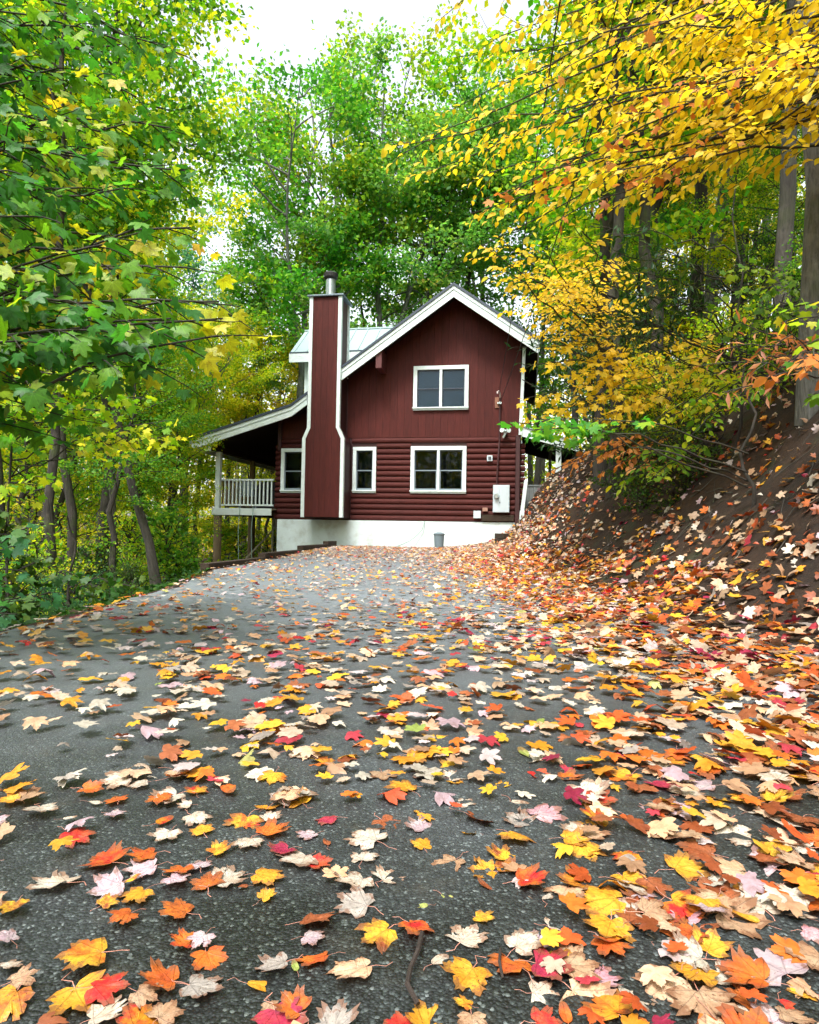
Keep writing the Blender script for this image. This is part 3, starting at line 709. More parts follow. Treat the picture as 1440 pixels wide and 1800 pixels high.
MB().box(3.05, 4.4, 0.32, 4.5, 0.95, 1.10).build('porch_floor', SOFF, pr)

# ---- things by the house
t = empty('trash_can', (0, 0, 0))
hm = Matrix.Translation((0, 18, 0)) @ Matrix.Rotation(rad(-10), 4, 'Z')
def hpos(x, y, z): return hm @ Vector((x, y, z))
p = hpos(0.89, -0.45, 0); zc_ = float(height(p.x, p.y)); t.location = (p.x, p.y, zc_ - 0.02)
tag(t, 'small grey lidded can against the white foundation', 'trash can')
MB().tube([(0, 0, 0), (0, 0, 0.38)], [0.115, 0.14], 20).build('can_body', BINM, t)
MB().tube([(0, 0, 0.375), (0, 0, 0.40), (0, 0, 0.42), (0, 0, 0.445)], [0.15, 0.158, 0.13, 0.05], 20).build('lid', BINM, t)
hz = lambda x_, y_: float(height(hpos(x_, y_, 0).x, hpos(x_, y_, 0).y))
h_ = MB().tube([hpos(0.42, -0.0, .90), hpos(0.41, -0.03, .82), hpos(0.36, -0.05, 0.66), hpos(0.22, -0.08, 0.50), hpos(0.05, -0.12, 0.36), hpos(-0.15, -0.2, 0.26), hpos(-0.35, -0.3, hz(-.35, -.3) + .01), hpos(-0.9, -0.4, hz(-.9, -.4) + .01)], 0.012, 6).build('garden_hose', HOSE)
tag(h_, 'thin pale green hose looping down the white foundation', 'hose')
for q, xq in enumerate((-4.95, -4.55)):
    rp = MB().tube([hpos(xq, -0.05, 1.25), hpos(xq + .02, -0.09, 1.1), hpos(xq - .01, -0.10, 0.6), hpos(xq + .02, -0.10, -0.2), hpos(xq, -0.10, -0.9)], 0.010, 5).build('garden_rope', HOSE)
    tag(rp, ['pale green cord hanging off the porch floor nearer the front post', 'pale green cord hanging off the porch floor nearer the house'][q], 'cord', 'cords hanging off the porch')
# grill under a cover and a chair on the porch
gr = empty('covered_grill', hpos(-4.55, 1.2, 1.19), (0, 0, rad(-10)))
tag(gr, 'black covered grill standing behind the white porch railing', 'grill')
MB().add([(-.42, -.28, .0), (.42, -.28, .0), (.42, .28, .0), (-.42, .28, .0), (-.40, -.27, .62), (.40, -.27, .62), (.40, .27, .62), (-.40, .27, .62), (-.28, -.16, .86), (.28, -.16, .86), (.28, .16, .86), (-.28, .16, .86)],
         [(3, 2, 1, 0), (0, 1, 5, 4), (1, 2, 6, 5), (2, 3, 7, 6), (3, 0, 4, 7), (4, 5, 9, 8), (5, 6, 10, 9), (6, 7, 11, 10), (7, 4, 8, 11), (8, 9, 10, 11)]).build('cover', GRILLC, gr, bevel=0.04)
MB().tube([(-.22, -.34, .62), (.22, -.34, .62)], 0.02, 8).build('handle', GRILLC, gr)
cr_ = empty('porch_chair', hpos(-5.15, 0.9, 1.19), (0, 0, rad(20)))
tag(cr_, 'pale blue slatted chair behind the porch railing by the front post', 'chair')
CHM = plain('pale_blue_paint', (0.30, 0.38, 0.45), rough=0.5)
MB().box(-.25, .25, -.25, .22, .40, .43).build('seat', CHM, cr_)
for q in range(5): MB().box(-.25 + q * .105, -.25 + q * .105 + .08, .22, .245, .43, .95).build('back_slat', CHM, cr_)
for sx_ in (-.24, .20):
    for sy_ in (-.24, .18): MB().box(sx_, sx_ + .04, sy_, sy_ + .04, 0, .40).build('leg', CHM, cr_)
    MB().box(sx_ - .02, sx_ + .06, -.25, .22, .62, .65).build('armrest', CHM, cr_)
# landscape timbers along the left driveway edge
tw = empty('timber_edging', (-2.9, 9.9, 0)); tag(tw, 'stepped brown landscape timbers edging the driveway up to the foundation', 'timber edging')
P0_, P1_ = np.array([-3.02, 9.7]), np.array([-2.0, 17.55])
dv = P1_ - P0_; L_ = np.linalg.norm(dv); dv /= L_; ang = math.atan2(dv[1], dv[0])
def timber(s0, s1, ztop, off=0):
    b_ = MB().box(0, s1 - s0 - 0.012, -0.07, 0.07, -0.14, 0.0).build('timber', TIMB, tw, bevel=0.008)
    q = P0_ + dv * s0 - np.array([dv[1], -dv[0]]) * off
    b_.location = (q[0] + 2.9, q[1] - 9.9, ztop); b_.rotation_euler = (0, 0, ang)
for (s0, s1, zt) in ((0, 2.4, 0.08), (2.4, 4.8, 0.17), (4.8, 7.0, 0.26), (7.0, L_, 0.33)):
    z_ = zt
    while z_ > -0.5:
        timber(s0, s1, z_ + random.uniform(-.004, .004), 0 if z_ == zt else random.uniform(0, .01)); z_ -= 0.143
MBt = None
tw2 = empty('timber_retaining_wall', (2.28, 17.0, 0.1)); tag(tw2, 'short dark stacked timber wall ending the leafy bank beside the foundation', 'retaining wall')
for q in range(4):
    b_ = MB().box(0, 0.9, -0.07, 0.07, 0, 0.135).build('timber', TIMB, tw2, bevel=0.008); b_.location = (0.0, 0, -0.05 + q * 0.14); b_.rotation_euler = (0, 0, rad(-6 + q))
    b_ = MB().box(0, 1.2, -0.07, 0.07, 0, 0.135).build('timber', TIMB, tw2, bevel=0.008); b_.location = (0.0, -0.075, -0.05 + q * 0.14); b_.rotation_euler = (0, 0, rad(-86 + q)); b_.scale = (0.7, 1, 1)
# service wires
WM = plain('black_cable', (0.012, 0.012, 0.014), rough=0.6)
def wire(a, b, sag, r, label):
    a = np.array(a, float); b = np.array(b, float); pts = []
    for q in range(41):
        t_ = q / 40; p_ = a + (b - a) * t_; p_[2] -= sag * 4 * t_ * (1 - t_); pts.append(p_)
    o = MB().tube(pts, r, 5).build('power_line', WM); tag(o, label, 'power line', 'service wires from the house'); return o
w0 = hpos(2.40, -0.12, 4.40); w1 = hpos(3.3, -0.6, 5.55)
wire(w0, at(1015, -200, 4.2) , 0.15, 0.007, 'leftmost thin black wire rising from the gable through the yellow leaves')
wire(hpos(2.44, -0.05, 4.13), at(1160, -150, 4.5), 0.12, 0.008, 'thickest black wire rising from the house wall past the dark trunk')
wire(w1, at(1110, -100, 4.8), 0.10, 0.006, 'rightmost fine black wire rising from the right end of the gable')
# ---------------------------------------------------------------- leaf shapes
HALF = [(0,1.0),(.05,.88),(.14,.85),(.15,.76),(.23,.72),(.22,.58),(.34,.64),(.42,.71),(.62,.74),(.57,.60),(.68,.53),(.58,.42),(.55,.33),(.45,.25),(.54,.19),(.64,.06),(.50,-.03),(.34,-.11),(.14,-.10),(0,0)]
def maple_outline(half):
    return np.array(half + [(-x, y) for x, y in half[-2:0:-1]])
OUT_HI = maple_outline(HALF)
OUT_LO = maple_outline([(0,1.0),(.17,.80),(.22,.58),(.62,.72),(.58,.42),(.45,.25),(.62,.06),(.30,-.11),(0,0)])
def fan_leaf(outline, curl=0.15, cup=0.1, c=(0, .22), r=None, rings=1):
    """leaf lying in xy, tip along +y, with relief along z; returns verts, tris"""
    n = len(outline); cc = np.array(c)
    lev = [1.0] if rings == 1 else ([0.5, 1.0] if rings == 2 else [0.36, 0.7, 1.0])
    V = [cc]
    for s_ in lev: V += list(cc + (outline - cc) * s_)
    V = np.array(V); F = []
    for i_ in range(n): F.append((0, 1 + (i_ + 1) % n, 1 + i_))
    for q in range(len(lev) - 1):
        a = 1 + q * n; b_ = 1 + (q + 1) * n
        for i_ in range(n):
            j_ = (i_ + 1) % n; F += [(a + i_, a + j_, b_ + j_), (a + i_, b_ + j_, b_ + i_)]
    x, y = V[:, 0], V[:, 1] - .35
    R_ = np.hypot(x, y)
    ph = r.uniform(0, 6.28, 4) if r is not None else np.zeros(4)
    z = curl * R_**2 * (1 + 0.8 * np.sin(2 * np.arctan2(y, x) + ph[0])) + cup * np.abs(x) * (0.6 + .4 * math.sin(ph[3])) + 0.05 * np.sin(x * 9 + ph[1]) * np.sin(y * 8 + ph[2])
    return np.column_stack([V[:, 0], V[:, 1], z]), np.array(F)[:, ::-1]
OVAL_V = np.array([(0,0,0),(.0,.5,-.0),(0,1,-.10),(.29,.30,.08),(.26,.66,.03),(-.29,.30,.05),(-.26,.66,.07)])
OVAL_F = np.array([(0,3,1),(3,4,1),(4,2,1),(0,1,5),(5,1,6),(6,1,2)])
RHOMB_V = np.array([(0,0,0),(.36,.5,.08),(0,1,0),(-.36,.5,.08)]); RHOMB_F = np.array([(0,1,2),(0,2,3)])
LANCE_V = np.array([(0,0,0),(.13,.45,.03),(0,1,-.12),(-.13,.45,.03),(0,.5,-.02)]); LANCE_F = np.array([(0,1,4),(1,2,4),(0,4,3),(4,2,3)])
_r = np.random.default_rng(3)
MAPLE_LO = [fan_leaf(OUT_LO, _r.uniform(-.35, .2), _r.uniform(-.2, .3), r=_r) for _ in range(4)]
MAPLE_HI = [fan_leaf(OUT_HI, _r.uniform(-.45, .15), _r.uniform(-.1, .35), r=_r) for _ in range(6)]

def place(tmpl, pos, tip, nrm, size, tone):
    V, F = tmpl; n = len(pos); k = len(V)
    t = tip / (np.linalg.norm(tip, axis=1)[:, None] + 1e-9)
    nn = nrm - (nrm * t).sum(1)[:, None] * t; nn /= np.linalg.norm(nn, axis=1)[:, None] + 1e-9
    s_ = np.cross(t, nn)
    sz = np.broadcast_to(size, (n,))[:, None, None]
    P = pos[:, None, :] + sz * (V[None, :, 0:1] * s_[:, None, :] + V[None, :, 1:2] * t[:, None, :] + V[None, :, 2:3] * nn[:, None, :])
    FF = (F[None] + (np.arange(n) * k)[:, None, None]).reshape(-1, 3)
    return P.reshape(-1, 3), FF, np.repeat(tone, k)

def join(parts):
    vs_, fs_, ts = [], [], []; b_ = 0
    for v, f, t in parts:
        vs_.append(v); fs_.append(f + b_); ts.append(t); b_ += len(v)
    return np.concatenate(vs_), np.concatenate(fs_), np.concatenate(ts)
def leaves_mesh(name, parts, mat, co=None):
    v, f, t = join(parts); at_ = {'tone': ('POINT', 'FLOAT', t)}
    if co is not None: at_['leafco'] = ('POINT', 'FLOAT_VECTOR', co)
    return mesh_from(name, v, f, mat, at_)
def wood_mesh(name, tubes, mat):
    vs_, fs_ = [], []; b_ = 0
    for pts, rr, n in tubes:
        v, f = tube_arrays(pts, rr, n); vs_.append(v); fs_.append(f + b_); b_ += len(v)
    return mesh_from(name, np.concatenate(vs_), np.concatenate(fs_), mat, smooth=True)

def curve(a, d, L, r, bend=0.25, up=0.0, n=6):
    """wandering polyline from a along d"""
    pts = [np.array(a, float)]; d = np.array(d, float); d /= np.linalg.norm(d)
    for _ in range(n):
        d = d + r.normal(0, bend, 3) * 0.5 + np.array([0, 0, up / n]); d /= np.linalg.norm(d)
        pts.append(pts[-1] + d * L / n)
    return np.array(pts)

def tree_variant(seed, H=17, base=6, R=3.4, nl=26, nleaf=16000, lsize=0.11, r0=0.17, shape='rhomb', flat=0.16, spread=0.42, rise=0.55, fork=True, low=0.0):
    """a forest tree: wandering trunk, limbs, secondary branches, and leaves gathered in layered sprays"""
    r = np.random.default_rng(seed); tubes = []; segs = []
    n = 12; zz = np.linspace(0, H * 0.94, n)
    wx = np.cumsum(r.normal(0, 0.12, n)); wy = np.cumsum(r.normal(0, 0.12, n)); wx -= wx[0]; wy -= wy[0]
    tr = np.column_stack([wx, wy, zz]); rr = r0 * (1 - zz / H) ** 0.75 + 0.012; rr[0] *= 1.35
    tubes.append((tr, rr, 9))
    stems = [tr]
    if fork:
        for _ in range(2):
            z0 = r.uniform(base * 0.8, base * 1.25); p0 = np.array([np.interp(z0, zz, wx), np.interp(z0, zz, wy), z0]); a_ = r.uniform(0, 6.28)
            st = curve(p0, (math.cos(a_) * .45, math.sin(a_) * .45, 1), (H - z0) * .85, r, .14, .3, 9)
            tubes.append((st, np.linspace(np.interp(z0, zz, rr) * .75, 0.015, 10), 7)); stems.append(st)
    for q in range(nl):
        st = stems[q % len(stems)] if fork else tr
        t_ = (q + r.uniform(0, 1)) / nl
        z0 = base + (H * 0.95 - base) * t_ ** 1.0
        zs = st[:, 2]
        if z0 < zs[0] or z0 > zs[-1]: z0 = zs[0] + (zs[-1] - zs[0]) * r.uniform(0.15, 0.95)
        p0 = np.array([np.interp(z0, zs, st[:, 0]), np.interp(z0, zs, st[:, 1]), z0])
        az = q * 2.39996 + r.uniform(-.5, .5)
        prof = (math.sin(math.pi * min(1, max(0.02, (z0 - base) / (H - base) * 0.82 + 0.16))) ** 0.7)
        L = R * prof * r.uniform(0.65, 1.15)
        el = rise * (0.5 + 0.9 * (z0 - base) / (H - base)) + r.uniform(-.2, .2)
        d = np.array([math.cos(az) * math.cos(el), math.sin(az) * math.cos(el), math.sin(el)])
        lb = curve(p0, d, L, r, .28, .25, 7)
        tubes.append((lb, np.linspace(max(.012, r0 * .26 * (L / R)), .008, 8), 5))
        for sidx in range(7):
            f_ = r.uniform(.25, 1.0); i_ = f_ * 7; p1 = lb[int(i_)] if int(i_) >= 7 else lb[int(i_)] + (lb[int(i_) + 1] - lb[int(i_)]) * (i_ % 1)
            dd = (lb[-1] - lb[0]) / (L + 1e-6); side = np.cross(dd, (0, 0, 1)); side *= (1 if sidx % 2 else -1)
            d2_ = dd * r.uniform(.4, 1) + side * r.uniform(.5, 1.1) + np.array([0, 0, r.uniform(-.25, .35)])
            tw_ = curve(p1, d2_, L * r.uniform(.22, .5), r, .3, .0, 4)
            tubes.append((tw_, np.linspace(.010, .004, 5), 3)); segs.append(tw_)
        segs.append(lb[3:])
    # leaves
    w_ = np.array([np.linalg.norm(np.diff(s_, axis=0), axis=1).sum() * r.uniform(.3, 1.6) for s_ in segs]); w_ /= w_.sum()
    idx = r.choice(len(segs), nleaf, p=w_); pos = np.zeros((nleaf, 3)); tone0 = r.random(len(segs))
    out = np.zeros((nleaf, 3)); u = r.random(nleaf) ** .8
    for q in range(len(segs)):
        mk = np.where(idx == q)[0]
        if len(mk) == 0: continue
        s_ = segs[q]; i_ = u[mk] * (len(s_) - 1.001); i0 = i_.astype(int); fr = (i_ - i0)[:, None]
        pos[mk] = s_[i0] * (1 - fr) + s_[i0 + 1] * fr; out[mk] = (s_[-1] - s_[0]) / (np.linalg.norm(s_[-1] - s_[0]) + 1e-6)
    pos += r.normal(0, 1, (nleaf, 3)) * np.array([spread, spread, flat]) * r.uniform(.3, 1, (nleaf, 1))
    tip = out * .5 + r.normal(0, .75, (nleaf, 3)); tip[:, 2] -= .35
    nrm = r.normal(0, .55, (nleaf, 3)); nrm[:, 2] += .8
    tone = np.clip(tone0[idx] * .55 + r.random(nleaf) * .5 - 0.02, 0, 1)
    size = lsize * r.uniform(.6, 1.25, nleaf)
    if shape == 'rhomb': parts = [place((RHOMB_V, RHOMB_F), pos, tip, nrm, size, tone)]
    elif shape == 'oval': parts = [place((OVAL_V, OVAL_F), pos, tip, nrm, size, tone)]
    elif shape == 'lance': parts = [place((LANCE_V, LANCE_F), pos, tip, nrm, size, tone)]
    else:
        parts = []
        for q, tm in enumerate(MAPLE_LO):
            mk = slice(q, None, 4); parts.append(place(tm, pos[mk], tip[mk], nrm[mk], size[mk], tone[mk]))
    return wood_mesh('trunk', tubes, BK_M), leaves_mesh('crown', parts, G1)

TALL = [tree_variant(100 + q, H=17, base=b_, R=R_, nl=nl_, nleaf=nf, lsize=ls) for q, (b_, R_, nl_, nf, ls) in enumerate(
    [(7.5, 3.3, 38, 15000, .17), (8, 3.0, 32, 13000, .165), (5.5, 3.6, 44, 20000, .16), (8, 2.9, 26, 8500, .15), (4.5, 3.4, 48, 21000, .155)])]
MID = [tree_variant(200 + q, H=8, base=b_, R=R_, nl=nl_, nleaf=nf, lsize=ls, r0=.085, fork=False, spread=.26, flat=.09, rise=.4) for q, (b_, R_, nl_, nf, ls) in enumerate(
    [(2.4, 2.3, 30, 11000, .085), (1.8, 2.0, 30, 9000, .085), (3.0, 2.5, 26, 8000, .09), (1.2, 2.2, 34, 12000, .08)])]
BUSH = [tree_variant(300 + q, H=h_, base=.15, R=R_, nl=30, nleaf=nf, lsize=ls, r0=.03, fork=False, shape=sh, spread=.15, flat=.06, rise=.6) for q, (h_, R_, nf, ls, sh) in enumerate(
    [(2.2, 1.1, 1500, .09, 'maple'), (1.6, 1.2, 2600, .07, 'oval'), (2.8, 1.2, 2200, .13, 'lance'), (1.3, 1.0, 1800, .08, 'oval')])]

THICK = {'large grey trunk nearest the right edge on top of the bank': .72, 'brown grey trunk just behind the large right edge trunk': .7}
def plant(name, cat, label, variant, x, y, scale, mat, bark=None, rz=None, group=None, lean=0.0, zoff=0.0, thick=1.0):
    R_ = Matrix.Rotation(lean, 4, 'Y') @ Matrix.Rotation(rng.uniform(0, 6.28) if rz is None else rz, 4, 'Z')
    t_ = empty(name, (x, y, float(height(x, y)) - 0.12 * scale + zoff), R_.to_euler())
    t_.scale = (scale, scale, scale); tag(t_, label, cat, group)
    for nm_, me_, mt in (('trunk' if cat == 'tree' else 'stem', variant[0], bark), ('crown' if cat == 'tree' else 'foliage', variant[1], mat)):
        o = obj(nm_, me_, t_)
        if nm_ in ('trunk', 'stem'): o.scale = (thick, thick, 1)
        if mt is not None:
            o.material_slots[0].link = 'OBJECT'; o.material_slots[0].material = mt
    return t_
def px_x(px, y): return float(at(px, 900, y)[0])

# trees behind and beside the house: (photo x, distance, variant, scale, leaf, bark, label, lean)
GRP = 'woodland trees around the house'
TREES = [
 (515, 26.5, 2, 1.20, G2, BK_G, 'tall pale trunked tree rising just left of the chimney with a broad green crown', (0, 0)),
 (600, 28, 0, 1.28, G2, BK_M, 'tall green tree rising behind the chimney cap', (0, 0)),
 (655, 28, 4, 1.22, GP, BK_G, 'soft pale green tree above the dormer roof', (0, 0)),
 (742, 29, 1, 1.22, G2, BK_D, 'thin crowned tree behind the gable peak', (0, 0)),
 (805, 28, 1, 1.22, GP, BK_D, 'sparse tree right of the gable peak with bare forks showing', (0, 0)),
 (450, 28, 1, .84, GP, BK_M, 'green and ochre tree left of the pale trunk', (0, 0)),
 (310, 36, 3, 1.20, GB, BK_M, 'sparse bluish tree against the white sky at the left', (0, 0)),
 (860, 33, 3, 1.35, GP, BK_G, 'airy tree far behind the right slope of the gable', (0, 0)),
 (690, 44, 3, 1.25, GP, BK_G, 'distant thin tall tree showing left of the gable peak', (0, 0)),
 (550, 50, 3, 1.15, GP, BK_G, 'distant thin tree beyond the chimney', (0, 0)),
 # left woods
 (-60, 11.5, 3, .85, G1, BK_D, 'tall tree at the left edge with high green leaves', (0, .02)),
 (20, 12, 3, .75, G1, BK_D, 'thick dark trunked tree leaning at the far left', (0, -.10)),
 (90, 9.5, 3, .66, YG, BK_D, 'slim straight dark trunk second from the left edge', (0, -.04)),
 (143, 11.5, 3, .72, G2, BK_D, 'dark trunked tree with a slight tilt, third from the left edge', (0, -.07)),
 (188, 12.8, 3, .98, G1, BK_D, 'dark crowned tall tree among the crowded left trunks', (0, .03)),
 (205, 12.5, 1, .52, YG, BK_M, 'narrow dark tree just left of the leaning trunk', (0, 0)),
 (283, 10.8, 0, .64, G2, BK_M, 'grey trunk leaning strongly left at the driveway edge', (0, -.24)),
 (305, 20, 2, .56, YG, BK_G, 'straight grey tree in the left woods between leaning trunk and porch', (0, 0)),
 (340, 25, 4, .60, YG, BK_M, 'golden green tree left of the porch roof', (0, 0)),
 (60, 17, 4, .85, YG, BK_M, 'bright yellow green tree deep in the left woods', (0, 0)),
 (120, 20, 2, .90, YG, BK_M, 'wide yellow green tree behind the left trunks', (0, 0)),
 (0, 22, 4, .95, G2, BK_M, 'tall bushy tree far back at the left edge', (0, 0)),
 (250, 24, 4, .62, YG, BK_M, 'rounded yellow tree behind the leaning trunk', (0, 0)),
 (180, 28, 0, .95, G2, BK_G, 'tall light green tree far back in the left woods', (0, 0)),
 (400, 27, 2, .68, YG, BK_M, 'low yellow green tree above the porch roof', (0, 0)),
 (455, 33, 4, .72, YG, BK_M, 'yellow tree behind the porch left of the chimney', (0, 0)),
 # right woods
 (1425, 6.3, 3, .80, YG, BK_G, 'large grey trunk nearest the right edge on top of the bank', (0, .015)),
 (1383, 8.2, 1, .85, G2, BK_M, 'brown grey trunk just behind the large right edge trunk', (0, .06)),
 (1212, 13, 0, .90, G2, BK_D, 'dark straight trunk high on the bank, left one of the close pair', (0, .01)),
 (1246, 12.4, 1, .85, YG, BK_G, 'lighter mottled trunk high on the bank, right one of the close pair', (0, .03)),
 (1058, 11.5, 4, .78, YG, BK_D, 'dark trunk behind the golden branches nearest the house', (0, 0)),
 (1150, 17, 2, .85, G2, BK_D, 'bright green tree on the hillside behind the close pair of trunks', (0, 0)),
 (1300, 15.5, 0, .80, YG, BK_M, 'yellow green tree between the close pair and the right edge trunks', (0, 0)),
 (1335, 19, 2, .85, YG, BK_G, 'pale trunked tree deeper in the right woods', (0, 0)),
 (1100, 22, 4, .90, G2, BK_M, 'leafy tree far up the hillside behind the dark trunk', (0, 0)),
 (1000, 24, 2, .95, G1, BK_D, 'deep green tree behind the right eave of the house', (0, 0)),
 (940, 29, 4, .95, G2, BK_M, 'full green tree rising behind the right half of the roof', (0, 0)),
 (1400, 14, 4, .80, G2, BK_M, 'green tree filling in behind the right edge trunks', (0, 0)),
 (1230, 24, 4, .95, YG, BK_M, 'golden green tree far back on the right hillside', (0, 0)),
 (1450, 20, 2, .95, YG, BK_M, 'far yellow tree at the right edge of the hillside', (0, 0)),
 (1170, 10.5, 3, .75, YE, BK_D, 'thin yellow leaved tree in front of the close pair of trunks', (0, -.05)),
]
BT = (BK_M)
for px, d, vi, s_, mt, bk, lab, ln in TREES:
    x = px_x(px, d)
    plant('forest_tree', 'tree', lab, TALL[vi], x, d, s_, mt, bk, group=GRP, lean=ln[1], thick=THICK.get(lab, .66 if px < 330 and d < 20 else .85))

MIDS = [
 (40, 13, 3, .85, YG, 'small yellow green understory tree at the left edge'), (110, 14, 1, .85, YG, 'slight yellow tree in the gap between the first left trunks'),
 (180, 17, 2, .80, G2, 'small green tree shading the crowded left trunks'), (250, 15, 0, .78, YG, 'young yellow tree behind the leaning trunk'),
 (295, 15.5, 3, .55, YG, 'young golden tree just left of the porch posts'), (300, 22, 1, .95, YG, 'small bright tree far behind the leaning trunk'),
 (420, 30, 3, .80, YG, 'small yellow tree seen through the porch'), (470, 34, 0, .9, YG, 'small golden tree beside the house corner behind the porch'),
 (215, 10.2, 2, .58, G2, 'drooping light green sapling above the driveway edge'), (560, 29, 2, 1.15, YE, 'yellow tree glowing behind the chimney pipe'),
 (60, 27, 0, 1.3, YG, 'broad low yellow tree deep in the left woods'), (150, 32, 3, 1.3, YG, 'rounded far yellow tree deep in the left woods'),
 (640, 31, 3, 1.0, G2, 'low green tree peeking over the dormer ridge'), (600, 33, 0, 1.0, YG, 'low yellow green tree between chimney and dormer ridge'),
 (870, 31, 1, 1.0, G1, 'low dark green tree behind the right roof slope'), (1040, 17, 0, .62, G2, 'small green tree between right porch and hillside'),
 (1090, 14, 1, .60, YG, 'small yellow tree low on the hillside by the dark trunk'), (1140, 12, 3, .50, G2, 'light green sapling in the middle of the hillside'),
 (1290, 11.5, 0, .50, YG, 'yellow green sapling right of the close pair of trunks'), (1340, 13, 2, .60, G2, 'bright green sapling between trunks near the right edge'),
 (1400, 10.5, 1, .50, G2, 'fresh green sapling behind the big right edge trunk'), (1180, 20, 3, .9, YG, 'round yellow green tree far up the hillside'),
 (1050, 19, 2, .85, YG, 'loose yellow tree behind the right porch'), (1320, 24, 0, 1.1, YG, 'broad yellow tree far behind the right trunks'),
 (1480, 12, 3, .8, YG, 'yellow sapling cut off by the right edge'),
]
for px, d, vi, s_, mt, lab in MIDS:
    plant('understory_tree', 'tree', lab, MID[vi], px_x(px, d), d, s_, mt, BK_D, group='small trees in the understory')

SHR = [
 (10, 6.2, 0, .62, G0, 'dark green leafy shrub at the left edge beside the driveway'), (55, 7.6, 1, .45, GB, 'blue green shrub just below the first left trunks'),
 (110, 8.6, 3, .55, YG, 'low yellow green shrub beside the left driveway edge'), (160, 9.2, 0, .34, G0, 'dark low shrub at the foot of the crowded trunks'),
 (205, 9.8, 1, .36, G0, 'dark ground hugging shrub left of the leaning trunk base'), (250, 11.5, 3, .5, YG, 'yellowish shrub behind the leaning trunk base'),
 (320, 12.2, 0, .62, G2, 'bright green shrub against the start of the timber edging'), (312, 13.0, 3, .8, YG, 'low yellow green shrub a step left of the front porch post'),
 (270, 13.5, 1, .95, YG, 'tall yellow green bush between leaning trunk and porch'), (455, 21.5, 1, .8, YG, 'yellow shrub in the shade behind the porch supports'), (360, 20, 0, .9, YG, 'leafy yellow shrub beyond the porch on the slope'),
 (-20, 8.6, 1, 1.0, YG, 'broad yellow shrub cut off by the left edge'), (75, 11.0, 0, .6, G0, 'deep green shrub under the slim straight trunk'),
 (180, 12.5, 3, .8, G0, 'dark shrub in the shadow of the left woods'), (420, 24, 3, 1.2, YG, 'far yellow shrub framed by the porch posts'),
 (1075, 12.6, 2, 1.25, DK, 'tall dark evergreen shrub in front of the dark trunk'),
 (1120, 11.2, 2, 1.0, DK, 'dark evergreen shrub in the middle of the hillside'),
 (1095, 10.4, 0, .60, G2, 'green leafy shrub on the bank right of the lean-to porch'), (1125, 9.0, 3, .55, G0, 'low dark shrub along the top of the leafy bank'),
 (1160, 8.2, 1, .60, G0, 'dark green shrub on the rim of the bank'), (1185, 9.2, 3, .85, YG, 'yellow olive shrub below the close pair of trunks'),
 (1250, 8.4, 1, .62, YG, 'thin yellow shrub on the bank in front of the pair of trunks'), (1305, 8.8, 3, .8, YG, 'olive yellow shrub between pair and right trunks'),
 (1360, 7.4, 3, .55, G2, 'small fresh shrub left of the big right trunk'), (1440, 7.8, 1, .6, G2, 'green shrub behind the base of the big right trunk'),
 (1220, 11.0, 0, .75, YG, 'bright yellow maple shrub beneath the close pair of trunks'), (1330, 11, 2, .7, DK, 'dark narrow leaved shrub among the right trunks'),
]
for px, d, vi, s_, mt, lab in SHR:
    plant('shrub', 'shrub', lab, BUSH[vi], px_x(px, d), d, s_, mt, BK_D, group='undergrowth shrubs')

